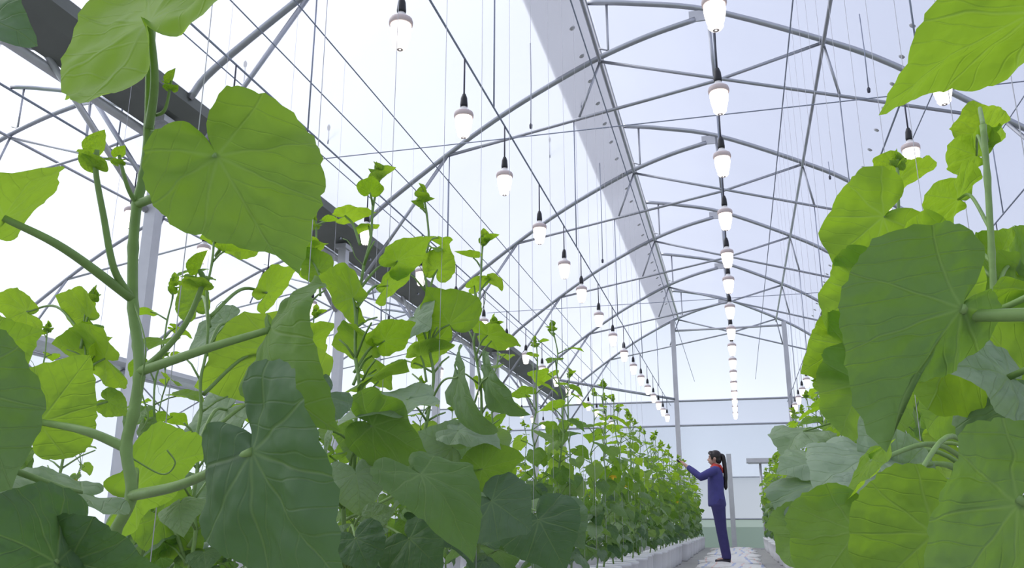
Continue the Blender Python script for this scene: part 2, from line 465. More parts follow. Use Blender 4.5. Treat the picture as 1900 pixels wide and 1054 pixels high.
wr = obj('wall_right', MB().add([(GX[3] + 0.33, y, z) for y, z in ((Y_FRONT, 0), (Y_END, 0), (Y_END, 4.1), (Y_FRONT, 4.1))], [(0, 1, 2, 3)]).mesh('wall_right', MAT['curtain'], False))
wr['kind'] = 'structure'; wr['label'] = 'translucent film side wall far on the right'

# ---- overhead wires
WZ = 4.25
for x, nm in ((-3.95, 'nearest the left gutter'), (-3.35, 'second from the left gutter'), (-2.9, 'third from the left gutter'), (-0.95, 'left of the lamp row over the path'), (1.9, 'on the right of the upper roof purlin'), (2.7, 'near the right gutter')):
    rod('overhead_wire', (x, 0.6, WZ), (x, Y_END - 0.1, WZ), 0.006, MAT['wire'], f'thin taut lengthwise wire, {nm}', 'wire', 'overhead wires', 5)
for y, nm in ((7.6, 'crossing nearest the camera'), (14.6, 'crossing halfway along the house')):
    rod('cross_wire', (-4.3, y, WZ + 0.01), (3.9, y, WZ + 0.01), 0.006, MAT['wire'], f'thin transverse wire {nm}', 'wire', 'transverse wires', 5)
rnd = random.Random(5)
k = 0
for (px, py, Y) in ((985, 235, 8.3), (610, 238, 7.6), (1118, 485, 12.0), (828, 500, 9.8), (1612, 168, 8.6), (722, 590, 13), (1540, 330, 12.5), (1078, 180, 10.2), (960, 640, 17), (1020, 260, 11), (455, 120, 6.6)):
    p = at_y(px, py, Y)
    top = 4.6
    for (x0, z0), (x1, z1) in zip(lowf + uppf[4:], (lowf + uppf[4:])[1:]):
        if x0 <= p.x <= x1: top = z0 + (z1 - z0) * (p.x - x0) / (x1 - x0)
    if p.x > -1.28:
        for (x0, z0), (x1, z1) in zip(uppf, uppf[1:]):
            if x0 <= p.x <= x1: top = z0 + (z1 - z0) * (p.x - x0) / (x1 - x0)
    h = thing('hanging_wire', f'thin drop wire with end clip under the roof, {ORD[k]} of the loose ones', 'wire', p, 'loose hanging drop wires'); k += 1
    obj('strand', MB().tube([(0, 0, 0), (0.005, 0, (top - p.z) * 0.5), (0, 0, top - p.z)], 0.006, 5).mesh('strand', MAT['wire']), h)
    obj('clip', MB().lathe([(0.0, -0.03), (0.015, -0.02), (0.018, 0.02), (0.0, 0.05)], 8).mesh('clip', MAT['cord']), h)

# ------------------------------------------------------------------ lamps
LAMP_Z = 3.17
def lamp_parts():
    P = {}
    P['socket'] = MB().lathe([(0.0, 0.20), (0.012, 0.20), (0.022, 0.17), (0.026, 0.12), (0.024, 0.105), (0.0, 0.105)], 14).mesh('socket', MAT['black'])
    P['cap'] = MB().lathe([(0.0, 0.108), (0.020, 0.106), (0.026, 0.09), (0.045, 0.075), (0.060, 0.06)], 18).mesh('cap', MAT['ceramic'])
    P['collar'] = MB().lathe([(0.052, 0.066), (0.062, 0.062), (0.066, 0.05), (0.065, 0.03), (0.060, 0.026), (0.054, 0.028)], 18).mesh('collar', MAT['collar'])
    P['bulb'] = MB().lathe([(0.056, 0.03), (0.058, 0.0), (0.053, -0.04), (0.045, -0.075), (0.040, -0.085), (0.041, -0.10), (0.030, -0.115), (0.012, -0.12), (0.0, -0.12)], 18).mesh('bulb', MAT['bulb'])
    P['end_ring'] = MB().lathe([(0.006, -0.121), (0.012, -0.123), (0.018, -0.122), (0.012, -0.119), (0.006, -0.121)], 12).mesh('end_ring', MAT['collar'])
    return P
LP = lamp_parts()
CORDS = {}
def lamp(x, y, cordlen, label, group):
    t = thing('pendant_lamp', label, 'lamp', (x, y, LAMP_Z), group)
    for n, me in LP.items(): obj(n, me, t)
    key = round(cordlen, 2)
    if key not in CORDS:
        CORDS[key] = MB().tube([(0, 0, 0.195), (0, 0, 0.2 + cordlen)], 0.006, 6).mesh('cord', MAT['cord'])
    obj('cord', CORDS[key], t)
def rowY(pixels, n, tail=1.22, ymax=23.1):
    ys = [at_z(px, py, LAMP_Z).y for px, py in pixels]
    while ys[-1] + tail < ymax and len(ys) < n: ys.append(ys[-1] + tail)
    return ys
rows = [
 ('over the path', 0.045, rowY([(1315,20),(1330,180),(1339,300),(1347,403),(1352,476),(1355,525),(1358,575),(1360,615)], 18), 0.30),
 ('over the left plant row', -1.62, rowY([(747,55),(862,225),(940,335),(999,430),(1044,497),(1079,543),(1108,590),(1132,628),(1152,658),(1170,683)], 18), 0.27),
 ('beside the left gutter', -3.18, rowY([(220,70),(430,235),(578,340),(675,432),(765,512),(830,562)], 18), 0.27),
 ('beyond the left gutter', -4.98, rowY([(343,390),(465,460),(565,522),(640,565)], 17), 0.27),
 ('over the right plant row', 1.38, rowY([(1755,160),(1690,285),(1655,390),(1620,450),(1585,505),(1562,560),(1545,605)], 16), 0.27),
 ('far to the right', 2.82, [3.6 + 1.2 * i for i in range(17)], 0.27),
]
for nm, x, ys, cl in rows:
    wz = LAMP_Z + 0.2 + cl
    lw = thing('lamp_cable', f'lengthwise cable carrying the lamps {nm}', 'cable', (x, 0, wz), 'lamp cables')
    obj('cable', MB().tube([(0, 1.2, 0), (0, Y_END - 0.02, 0)], 0.008, 6).mesh('cable', MAT['wire']), lw)
    zc = {0.045: 5.53, -1.62: 5.22, 1.38: 5.17, -3.18: 4.95, 2.82: 4.73, -4.98: 4.25}[x]
    hm = MB().tube([(0, 0, 0), (0, 0, zc - wz)], 0.007, 5).mesh('hanger', MAT['wire'])
    for Y in PLANES[(1 if x > 1 else 0):-1]: obj('hanger', hm, lw, (0, Y + 0.02, 0))
    for i, y in enumerate(ys):
        lamp(x, y, cl, f'glowing white pendant lamp {nm}, {ORD[i]} from the camera', f'pendant lamps {nm}')

# ------------------------------------------------------------------ leaves
OUT = [(0, 1.0), (5, 0.93), (11, 0.855), (19, 0.785), (28, 0.735), (40, 0.695), (52, 0.675), (64, 0.665), (76, 0.655), (92, 0.625), (106, 0.595), (120, 0.56), (135, 0.51), (150, 0.43), (162, 0.33), (171, 0.21), (180, 0.06)]
def rout(deg):
    for (a, ra), (b, rb) in zip(OUT, OUT[1:]):
        if a <= deg <= b: return ra + (rb - ra) * (deg - a) / (b - a)
    return OUT[-1][1]
def leaf_mesh(name, rng, nth=48, nr=7, bend=0.5, curl=0.2, fold=0.1, wave=0.03, bulge=0.035, normalise=False, wr=1.0, mat=None, rough=1.0, asym=None):
    V = []; UV = []; Fc = []
    ph = rng.uniform(0, 6.28); ph2 = rng.uniform(0, 6.28); _as = rng.uniform(-0.05, 0.05); asym = _as if asym is None else asym
    VA = [0, rad(38), rad(76), rad(118)]
    seedv = Vector((rng.uniform(0, 50), rng.uniform(0, 50), 0))
    def xyz(x, y, th, t):
        a = abs(th)
        # bulges between main veins
        k = 0
        while k < 3 and a > VA[k + 1]: k += 1
        lo = VA[k]; hi = VA[k + 1] if k < 3 else pi
        s = sin(pi * (a - lo) / (hi - lo)) ** 2
        z = bulge * s * min(1, t * t * 2.2) * (1 if t < .8 else 1 - (t - .8) * 2)
        z += fold * (math.sqrt(x * x + 0.006) - 0.0775)
        z += wave * t * t * t * (sin(5 * th + ph) + 0.5 * sin(9 * th + ph2))
        q = Vector((x, y, 0))
        z += rough * (0.06 * noise.noise(q * 2.6 + seedv) + (0.030 * noise.noise(q * 7.0 + seedv) if nr > 6 else 0)) * min(1, t * 2)
        xx = x * wr
        if abs(curl) > 1e-4:
            xc = sin(curl * xx) / curl; zc = -(1 - cos(curl * xx)) / curl
            xc += z * sin(curl * xx); zc += z * cos(curl * xx)
        else: xc, zc = xx, z
        if abs(bend) > 1e-4:
            yc = sin(bend * y) / bend; zb = -(1 - cos(bend * y)) / bend
            return (xc, yc + zc * sin(bend * y), zb + zc * cos(bend * y))
        return (xc, y, zc)
    V.append(xyz(0, 0, 0, 0)); UV.append((0.5, 0.5))
    for j in range(1, nr + 1):
        t = (j / nr) ** 0.85
        for i in range(nth + 1):
            th = -pi + 2 * pi * i / nth
            dg = abs(math.degrees(th))
            R = rout(dg) * (1 + asym * (1 if th > 0 else -1)) * (1 + 0.012 * sin(23 * th + ph) * min(1, (180 - dg) / 30) + 0.012 * sin(41 * th)) * (1 + 0.09 * noise.noise(Vector((cos(th) * 1.3, sin(th) * 1.3, 7.7)) + seedv))
            x, y = R * t * sin(th), R * t * cos(th)
            V.append(xyz(x, y, th, t)); UV.append((x * .5 + .5, y * .5 + .5))
    w = nth + 1
    for i in range(nth):
        Fc.append((0, 1 + i + 1, 1 + i))
    for j in range(nr - 1):
        for i in range(nth):
            a = 1 + j * w + i
            Fc.append((a, a + 1, a + w + 1, a + w))
    if normalise:
        ti = 1 + (nr - 1) * w + nth // 2
        T = Vector(V[ti]); ang = math.atan2(T.z, T.y); L = T.length
        Rm = Matrix.Rotation(-ang, 3, 'X')
        V = [tuple((Rm @ Vector(p)) / L) for p in V]
    me = bpy.data.meshes.new(name); me.from_pydata(V, [], Fc); me.update()
    ul = me.uv_layers.new(name='UVMap')
    for lp in me.loops: ul.data[lp.index].uv = UV[lp.vertex_index]
    me.materials.append(mat or MAT['leaf'])
    return smooth(me)
rg = random.Random(11)
LEAF_UP = [leaf_mesh('leaf_blade', rg, 36, 5, bend=rg.uniform(0.1, 0.6), curl=rg.uniform(-0.4, 0.7), fold=rg.uniform(0.02, 0.25), wave=rg.uniform(.015, .04)) for _ in range(8)]
LEAF_DROOP = [leaf_mesh('leaf_blade', rg, 36, 5, bend=rg.uniform(0.6, 1.3), curl=rg.uniform(0.2, 1.2), fold=rg.uniform(-0.1, 0.15), wave=rg.uniform(.02, .05)) for _ in range(9)]
LEAF_YOUNG = [leaf_mesh('young_leaf_blade', rg, 24, 4, bend=rg.uniform(-0.7, 0.0), curl=rg.uniform(-1.0, -0.3), fold=rg.uniform(0.25, 0.55), wave=rg.uniform(.01, .03), rough=0.35) for _ in range(6)]

def leaf_obj(name, me, parent, mat4, age, hue):
    o = obj(name, me, parent)
    o.matrix_local = mat4
    o.color = (age, hue, 0, 1)
    return o
def frame(y_dir, up):
    """rotation whose +Y is y_dir and whose +Z is as near to up as possible"""
    y = Vector(y_dir).normalized(); z = Vector(up) - y * Vector(up).dot(y)
    if z.length < 1e-5: z = Vector((1, 0, 0)) - y * y.x
    z.normalize(); x = y.cross(z)
    return Matrix((x, y, z)).transposed()

PETALS = None
def flower_mesh():
    mb = MB()
    for k in range(5):
        a = 2 * pi * k / 5
        pts = []
        for (r, w, z) in ((0.004, 0.004, 0), (0.014, 0.011, 0.006), (0.024, 0.009, 0.006), (0.030, 0.001, 0.002)):
            pts += [Vector((r, -w, z)), Vector((r, 0, z - 0.002)), Vector((r, w, z))]
        Rz = Matrix.Rotation(a, 3, 'Z')
        mb.add([Rz @ p for p in pts], [(3*i, 3*i+1, 3*i+4, 3*i+3) for i in range(3)] + [(3*i+1, 3*i+2, 3*i+5, 3*i+4) for i in range(3)])
    mb.lathe([(0.0, 0.008), (0.005, 0.006), (0.006, -0.006), (0.003, -0.02), (0.0, -0.02)], 8)
    return mb.mesh('flower', MAT['petal'])
FLOWER = flower_mesh()

def tip_cluster(parent, p, size, rng, nm='young_leaf', hero=False):
    """bud of small folded leaves at a shoot tip"""
    res = []
    for k in range(3 if hero else 5):
        az = k * 2.4 + rng.uniform(-.3, .3)
        el = rad(rng.uniform(40, 78)) if k < (1 if hero else 3) else rad(rng.uniform(5, 35))
        L = size * (rng.uniform(0.55, 0.8) if k < 3 else rng.uniform(0.8, 1.25))
        yd = Vector((cos(az) * cos(el), sin(az) * cos(el), sin(el)))
        R = frame(yd, Vector((-cos(az), -sin(az), 0.6)))
        mm = Matrix.Translation(p + Vector((0, 0, -0.012 * k * size / 0.05))) @ R.to_4x4() @ Matrix.Diagonal((L, L, L, 1))
        res.append((nm, (LEAF_UP if hero and k else LEAF_YOUNG)[rng.randrange(6)], mm, 0.0 + 0.05 * k, rng.uniform(.3, 1)))
    return res

def template(seed, H=1.40, lush=1.0):
    """a plant from the pot soil upward: stem mesh (with petioles) and a list of leaf placements"""
    rng = random.Random(seed)
    mb = MB(); leaves = []
    nodes = []
    z = 0.0; i = 0
    x = y = 0.0
    while z < H:
        nodes.append(Vector((x, y, z)))
        step = rng.uniform(0.075, 0.105)
        z += step; i += 1
        x += rng.uniform(-.018, .018) - x * 0.15; y += rng.uniform(-.018, .018) - y * 0.15
    nodes.append(Vector((x, y, H)))
    sp = spline(nodes, 3)
    mb.tube(sp, [0.0068 * (1 - 0.55 * k / (len(sp) - 1)) + 0.0008 * (k % 3 == 0) for k in range(len(sp))], 7)
    az = rng.uniform(0, 6.28)
    for i, nd_ in enumerate(nodes[:-1]):
        h = nd_.z / H
        if nd_.z < 0.04: continue
        cnt = 2 if h < 0.58 * lush else 1
        if h < 0.38: cnt = 3
        for c in range(cnt):
            az += 2.4 + rng.uniform(-.5, .5)
            if h > 0.93: L = rng.uniform(.035, .055)
            elif h > 0.80: L = rng.uniform(.055, .085)
            else: L = rng.uniform(.088, .128)
            if c: L *= rng.uniform(.65, .95)
            if c == 2: L *= 0.9
            pl = L * rng.uniform(0.8, 1.25) if h < .9 else L * .7
            el = rad(rng.uniform(25, 60))
            dr = Vector((cos(az), sin(az), 0))
            p0 = nd_
            p1 = p0 + dr * pl * cos(el) * .55 + Vector((0, 0, pl * sin(el) * .62))
            p2 = p0 + dr * pl * cos(el) * 1.0 + Vector((0, 0, pl * sin(el) * .92))
            mb.tube([p0, p1, p2], [0.0038, 0.0032, 0.0026], 5)
            pitch = rad(rng.uniform(-5, 30)) if h > .6 else rad(rng.uniform(15, 70))
            if h > .88: pitch = rad(rng.uniform(-35, 10))
            yaw = rng.uniform(-.5, .5)
            d2 = Vector((cos(az + yaw), sin(az + yaw), 0))
            yd = d2 * cos(pitch) + Vector((0, 0, -sin(pitch)))
            R = frame(yd, Vector((rng.uniform(-.35, .35), rng.uniform(-.35, .35), 1)))
            me = LEAF_YOUNG[rng.randrange(6)] if h > .9 else (LEAF_UP[rng.randrange(8)] if h > .5 else LEAF_DROOP[rng.randrange(9)])
            age = min(1, max(0, 1.12 - 1.25 * h + rng.uniform(-.25, .2)))
            leaves.append(('leaf', me, Matrix.Translation(p2) @ R.to_4x4() @ Matrix.Diagonal((L, L, L, 1)), age, rng.random() ** 1.8))
    leaves += tip_cluster(None, Vector((x, y, H)), 0.045, rng)
    # a curled tendril
    n = nodes[int(len(nodes) * .75)]
    td = [n + Vector((0.004*k + .012*sin(k*.9)*(k/8), .006*k, .01*k + .012*cos(k*.9)*(k/8))) for k in range(9)]
    mb.tube(td, 0.0012, 4)
    me = mb.mesh('stem', MAT['stem'])
    fl = []
    if rng.random() < .5:
        n = nodes[int(len(nodes) * rng.uniform(.35, .6))]
        fl.append(Matrix.Translation(n + Vector((.05, -.04, .03))) @ Euler((rng.uniform(.3, 1.2), 0, rng.uniform(0, 6))).to_matrix().to_4x4())
    return me, leaves, fl
TPL = [template(100 + k, H=1.36 + 0.012 * (k % 4)) for k in range(14)]
POT_H = 0.26
def plant(x, y, k, rz, sc, label, group, keep=None):
    t = thing('melon_plant', label, 'plant', (x, y, POT_H - 0.01), group)
    t.rotation_euler = (0, 0, rz); t.scale = (sc, sc, sc)
    me, lv, fl = TPL[k % len(TPL)]
    obj('stem', me, t)
    for i, (n, m, mm, a, h) in enumerate(lv):
        if keep and not keep(i, mm.translation.z): continue
        leaf_obj(n, m, t, mm, a, h)
    for mm in fl:
        o = obj('flower', FLOWER, t); o.matrix_local = mm
    return t

# pots
POTB = MB().lathe([(0.0, 0.0), (0.105, 0.0), (0.118, 0.02), (0.126, 0.13), (0.130, 0.245), (0.137, 0.25), (0.139, 0.265), (0.134, 0.272), (0.126, 0.268), (0.123, 0.235)], 22).mesh('pot_body', MAT['potwhite'])
def soil_mesh():
    r = random.Random(3); mb = MB(); V = [(0, 0, .25)]; Fc = []
    for j in range(1, 5):
        for i in range(18):
            a = 2*pi*i/18; V.append((.031*j*cos(a), .031*j*sin(a), .243 + r.uniform(-.006, .008)))
    for i in range(18): Fc.append((0, 1+i, 1+(i+1) % 18))
    for j in range(3):
        for i in range(18): Fc.append((1+j*18+i, 1+(j+1)*18+i, 1+(j+1)*18+(i+1) % 18, 1+j*18+(i+1) % 18))
    return mb.add(V, Fc).mesh('soil', MAT['soil'])
SOILM = soil_mesh()
def pot(x, y, label, group, rz=0):
    t = thing('grow_pot', label, 'pot', (x, y, 0.002), group); t.rotation_euler = (0, 0, rz)
    obj('pot_body', POTB, t); obj('soil', SOILM, t)

# ------------------------------------------------------------------ plant rows
rr = random.Random(77)
def row(X, y0, y1, step, side, near, shadow=None, jit=0.05, sc0=(.97, 1.06)):
    y = y0; i = 0
    while y < y1:
        x = X + rr.uniform(-jit, jit)
        lp = f'{ORD[i]} melon plant behind the foreground, {side}'
        lq = f'white pot of the {ORD[i]} plant behind the foreground, {side}'
        plant(x, y, rr.randrange(14), rr.uniform(0, 6.28), rr.uniform(*sc0), lp, f'melon plants in the {side}')
        pot(x, y, lq, f'pots in the {side}', rr.uniform(0, 6))
        y += step * rr.uniform(.92, 1.08); i += 1
row(-1.02, 7.10, 22.9, 0.42, 'row left of the path', 6)
row(0.64, 3.45, 22.9, 0.42, 'row right of the path', 8)
row(-1.88, 2.55, 22.5, 0.55, 'second row on the left', 8, sc0=(.74, .95))
row(-2.95, 3.2, 22.5, 0.70, 'third row on the left', 6, sc0=(.75, .95))
row(-6.0, 6.0, 22.0, 1.0, 'row beyond the left gutter', 4)
row(1.75, 2.2, 12.0, 0.8, 'second row on the right', 5)

# ------------------------------------------------------------------ explicit plants near the camera
hr = random.Random(31)
def hero_leaf(parent, start, bpx, tpx, db, dt, wr=1.0, roll=0, side=-1, bend=0.4, curl=0.3, fold=0.1, wave=0.03, age=0.3, hue=0.5, via=None, res=(72, 10), pr=0.0045, bulge=0.04, flat=0.0, asym=None):
    """a leaf with its own petiole: base and tip given as sight points at their own depths"""
    B = at_d(bpx[0], bpx[1], db); T = at_d(tpx[0], tpx[1], dt)
    org = parent.location
    y = (T - B); L = y.length; y.normalize()
    v = (C - (B + T) / 2); n = (v - y * v.dot(y)).normalized()
    n = Matrix.Rotation(rad(roll), 3, y) @ n
    if side < 0: n = -n
    if flat: n = (n * (1 - flat) + Vector((0, 0, flat))).normalized()
    R = frame(y, n)
    wr *= 0.86; pt = None
    me = leaf_mesh('leaf_blade', hr, res[0], res[1], bend=bend, curl=curl, fold=fold, wave=wave, bulge=bulge, normalise=True, wr=wr, asym=asym)
    lf = leaf_obj('leaf', me, parent, Matrix.Translation(B - org) @ R.to_4x4() @ Matrix.Diagonal((L, L, L, 1)), age, hue)
    if start is not None:
        S = Vector(start)
        if via: mid = at_d(*via)
        else: mid = (S + B) / 2 + Vector((0, 0, 0.18 * (B - S).length))
        pts = [p - org for p in spline([S, mid, B], 7)]
        k = len(pts)
        pt = obj('petiole', MB().tube(pts, [pr * (1.25 - 0.45 * i / (k - 1)) for i in range(k)], 8).mesh('petiole', MAT['stem']), parent)
    return lf, pt
def px_stem(parent, path, r0, r1, Y=None, pre=()):
    pts = [Vector(p) for p in pre] + [at_y(a, b, Y) for a, b in path]
    sp = spline(pts, 6); k = len(sp)
    obj('stem', MB().tube([p - parent.location for p in sp], [r0 + (r1 - r0) * i / (k - 1) + (0.0012 if i % 6 == 0 else 0) for i in range(k)], 10).mesh('stem', MAT['stem']), parent)
    def at(py):
        z = at_y(path[0][0], py, Y).z
        return min(sp, key=lambda p: abs(p.z - z))
    return at
def shoot(parent, S, path, d, size, r=0.004, seed=1):
    """a side shoot ending in a bud of young leaves"""
    rg2 = random.Random(seed)
    pts = spline([Vector(S)] + [at_d(a, b, d) for a, b in path], 6); k = len(pts)
    obj('side_shoot', MB().tube([p - parent.location for p in pts], [r * (1.15 - .45 * i / (k - 1)) for i in range(k)], 8).mesh('side_shoot', MAT['stem']), parent)
    for (n, m, mm, a, h) in tip_cluster(None, pts[-1] - parent.location, size, rg2, hero=True): leaf_obj(n, m, parent, mm, a, h)

def hero_plant(loc, label, potlabel):
    t = thing('melon_plant', label, 'plant', loc)
    pot(loc[0], loc[1], potlabel, None)
    return t

# --- the tall plant at the left front
PA = hero_plant((-0.90, 1.08, POT_H - 0.01), 'tall foreground melon plant at left holding one big backlit heart-shaped leaf', 'white pot of the tall foreground plant at left')
YA = 1.08
sA = px_stem(PA, [(205, 1040), (213, 988), (244, 920), (234, 831), (247, 770), (258, 700), (256, 642), (247, 572), (247, 460), (254, 380), (266, 328), (276, 241), (279, 61), (281, -60)], 0.0088, 0.0075, YA, [(-0.90, 1.08, 0.24), (-0.905, 1.08, 0.36)])
hero_leaf(PA, sA(390), (402, 288), (512, 474), 1.24, 1.14, 0.90, -8, -1, 0.35, 0.3, 0.06, 0.03, 0.22, 0.45, via=(330, 345, 1.28), res=(96, 14), pr=0.0058, asym=0.12)
hero_leaf(PA, sA(240), (278, 40), (235, -110), 1.30, 1.50, 1.0, -30, -1, 0.3, 0.5, 0.12, 0.03, 0.1, 0.7, via=(287, 150, 1.33), res=(96, 14), pr=0.006)
hero_leaf(PA, sA(552), (6, 404), (116, 308), 1.16, 1.12, 1.15, 60, -1, 0.5, 0.2, 0.35, 0.04, 0.25, 0.7, via=(120, 462, 1.2), pr=0.006)
hero_leaf(PA, sA(692), (500, 612), (632, 802), 1.16, 1.06, 0.95, 40, 1, 1.35, 0.5, -0.1, 0.04, 0.55, 0.3, via=(390, 645, 1.2), res=(96, 14), pr=0.0062)
hero_leaf(PA, sA(915), (467, 838), (650, 1090), 0.98, 0.90, 1.0, 42, 1, 0.6, 0.4, 0.15, 0.04, 1.0, 0.15, via=(340, 898, 1.1), res=(110, 16), pr=0.0065)
hero_leaf(PA, sA(905), (252, 905), (398, 832), 1.35, 1.5, 1.1, 48, -1, 0.4, 0.3, 0.1, 0.04, 0.3, 0.4)
hero_leaf(PA, sA(835), (75, 783), (168, 660), 1.3, 1.35, 1.25, 0, -1, 0.4, 0.3, 0.1, 0.04, 0.2, 0.5, via=(160, 800, 1.25), pr=0.006)
shoot(PA, sA(552), [(212, 500), (192, 400), (178, 320), (180, 278)], 1.27, 0.052, 0.005, 3)
shoot(PA, sA(385), [(236, 345), (221, 288)], 1.33, 0.030, 0.0035, 4)
shoot(PA, sA(235), [(305, 205), (318, 150)], 1.36, 0.030, 0.003, 5)
shoot(PA, sA(690), [(300, 655), (345, 600), (376, 525), (370, 500)], 1.26, 0.050, 0.0045, 6)
def tendril(parent, S, path, d, r=0.0012):
    pts = spline([Vector(S)] + [at_d(a, b, d) for a, b in path], 8)
    obj('tendril', MB().tube([p - parent.location for p in pts], r, 5).mesh('tendril', MAT['stem']), parent)
tendril(PA, sA(240), [(295, 245), (308, 262), (314, 275)], 1.33)
tendril(PA, sA(560), [(270, 640), (262, 720), (275, 770), (262, 800)], 1.22)
tendril(PA, sA(850), [(300, 880), (325, 860), (310, 835)], 1.25)

# --- nearest plant, stem just out of frame at left
PZ = hero_plant((-0.86, 0.52, POT_H - 0.01), 'dark-leaved melon plant at the far left edge, nearest the camera', 'white pot of the nearest plant at the left edge')
spz = spline([(-0.86, 0.52, 0.24), (-0.85, 0.52, 0.5), (-0.87, 0.53, 0.8), (-0.85, 0.52, 1.2)], 6)
obj('stem', MB().tube([p - PZ.location for p in spz], 0.008, 10).mesh('stem', MAT['stem']), PZ)
def sZ(z): return min(spz, key=lambda p: abs(p.z - z))
hero_leaf(PZ, sZ(1.0), (-80, 40), (70, 86), 0.98, 0.95, 1.0, -35, 1, 0.8, 0.4, 0.1, 0.05, 1.0, 0.25)
hero_leaf(PZ, sZ(0.66), (-105, 715), (22, 908), 0.88, 0.82, 0.9, 28, -1, 0.6, 0.4, 0.1, 0.03, 0.65, 0.2, res=(96, 12))
hero_leaf(PZ, sZ(0.7), (-40, 660), (82, 612), 1.05, 1.1, 1.2, 20, -1, 0.4, 0.3, 0.1, 0.03, 0.3, 0.4)
hero_leaf(PZ, sZ(0.45), (104, 1044), (-90, 965), 0.92, 0.85, 1.1, 25, 1, 0.5, 0.5, 0.1, 0.03, 1.0, 0.1, via=(40, 1010, 0.95))
hero_leaf(PZ, sZ(0.43), (128, 1040), (305, 1056), 0.95, 0.98, 1.1, 45, 1, 0.7, 0.6, 0.0, 0.03, 1.0, 0.1, via=(60, 1000, 0.95))
hero_leaf(PZ, sZ(0.5), (150, 915), (-30, 918), 1.1, 1.0, 1.1, 70, 1, 0.3, 0.3, 0.1, 0.03, 0.9, 0.8)

# --- the left row right behind the foreground
LEFTP = {}
def near_plant(key, x, y, tipz, k, rz, label, keep):
    sc = (tipz - POT_H + 0.01) / 1.38
    t = plant(x, y, k, rz, 1.0, label, None, keep)
    t.scale = (min(1.15, sc * 1.05), min(1.15, sc * 1.05), sc)
    pot(x, y, 'white pot under the ' + label.split(',')[0].replace('melon plant', 'plant'), None, k)
    LEFTP[key] = t
    return t
thin = lambda i, z: z < 0.62 or z > 1.17
near_plant('K1', -1.05, 1.55, 1.17, 2, 0.5, 'short melon plant behind the tall left foreground plant', thin)
near_plant('K0', -1.74, 1.98, 1.22, 4, 0.9, 'small pale melon plant left of the tall foreground stem, second row', lambda i, z: z < 0.5 or z > 1.17)
near_plant('K2', -1.28, 2.48, 1.58, 5, 1.5, 'slender melon plant rising beside the gutter post, left row', thin)
near_plant('K3', -1.0, 2.16, 1.57, 1, 2.5, 'tall-tipped melon plant left of the crossing arch, left row', thin)
near_plant('K4', -1.0, 2.74, 1.70, 7, 3.5, 'melon plant with round bud tip, second tall one in left row', thin)
near_plant('K5', -1.0, 3.30, 1.74, 9, 4.5, 'melon plant with narrow bud tip, third tall one in left row', thin)
def L(key, b, t, do=0.0, to=0.0, **kw):
    pl = LEFTP[key]
    bx, by = pl.location.x, pl.location.y
    # depth of the stem at the height where the sight line of b passes it
    d0 = depth_of((bx, by, at_y(b[0], b[1], by).z)) + do
    B = at_d(b[0], b[1], d0)
    S = Vector((bx, by, max(POT_H + 0.03, B.z - 0.09)))
    kw.setdefault('res', (56, 8)); kw.setdefault('pr', 0.0036)
    kw.setdefault('flat', 0.62 if kw.get('side', -1) < 0 and b[1] < 720 else (0.45 if kw.get('side', -1) > 0 else 0.25))
    sc = pl.scale.copy(); rz = pl.rotation_euler.z
    lf, pt = hero_leaf(pl, S, b, t, d0, (d0 - do + to) if do < 0 else d0 + to, **kw)
    # undo the plant's own turn and scale, so that the leaf stays where it was set
    fix = Matrix.Diagonal((1/sc.x, 1/sc.y, 1/sc.z, 1)) @ Matrix.Rotation(-rz, 4, 'Z')
    lm = lf.matrix_basis.copy()
    lf.data.transform(fix @ lm); lf.matrix_basis = Matrix.Identity(4)
    pt.data.transform(fix)
    return lf
L('K1', (495, 543), (555, 492), 0.15, 0.05, wr=1.3, roll=30, age=.1, hue=.6)
L('K1', (448, 440), (370, 442), 0.15, 0.0, wr=1.2, roll=45, age=.1, hue=.5)
L('K1', (525, 652), (360, 718), 0.0, 0.0, wr=1.0, roll=62, age=.2, hue=.9, side=-1, bend=.3)
L('K1', (600, 735), (522, 800), 0.0, -0.05, wr=1.25, roll=10, side=1, age=1.0, hue=.35)
L('K1', (420, 600), (350, 650), 0.1, 0.0, wr=1.1, roll=20, side=1, age=.9, hue=.9)
L('K1', (360, 570), (330, 520), 0.2, 0.0, wr=1.2, roll=20, age=.2)
L('K1', (440, 930), (350, 880), 0.1, 0.0, wr=1.2, roll=20, side=1, age=.9, hue=.7)
L('K1', (300, 960), (380, 1040), 0.0, 0.0, wr=1.2, roll=20, age=.4, hue=.3)
L('K1', (420, 760), (335, 830), 0.15, 0.0, wr=1.2, roll=20, side=1, age=.9, hue=.9)
L('K0', (163, 588), (102, 548), 0.0, 0.03, wr=1.35, roll=35, age=.05, hue=.6)
L('K0', (195, 665), (95, 638), 0.0, 0.03, wr=1.2, roll=35, age=.1, hue=.5)
L('K0', (175, 660), (210, 625), 0.0, 0.05, wr=1.2, roll=20, age=.1, hue=.5)
L('K0', (50, 578), (-25, 560), 0.1, 0.0, wr=1.2, roll=20, age=.1, hue=.5)
L('K0', (200, 745), (240, 770), 0.05, 0.0, wr=1.2, roll=20, age=.3, hue=.4)
L('K2', (590, 500), (560, 455), 0.0, 0.0, wr=1.2, roll=40, age=.1)
L('K2', (560, 470), (610, 452), 0.0, 0.0, wr=1.3, roll=55, age=.1)
L('K2', (560, 640), (620, 600), 0.0, 0.0, wr=1.2, roll=30, age=.2)
L('K3', (655, 553), (586, 515), 0.0, 0.05, wr=1.35, roll=20, age=.1, hue=.5)
L('K3', (738, 484), (803, 438), 0.0, 0.0, wr=1.35, roll=38, age=.12, hue=.4)
L('K3', (720, 530), (785, 485), 0.1, 0.05, wr=1.2, roll=40, age=.15)
L('K3', (714, 632), (772, 598), 0.0, 0.0, wr=1.5, roll=35, age=.15, hue=.3)
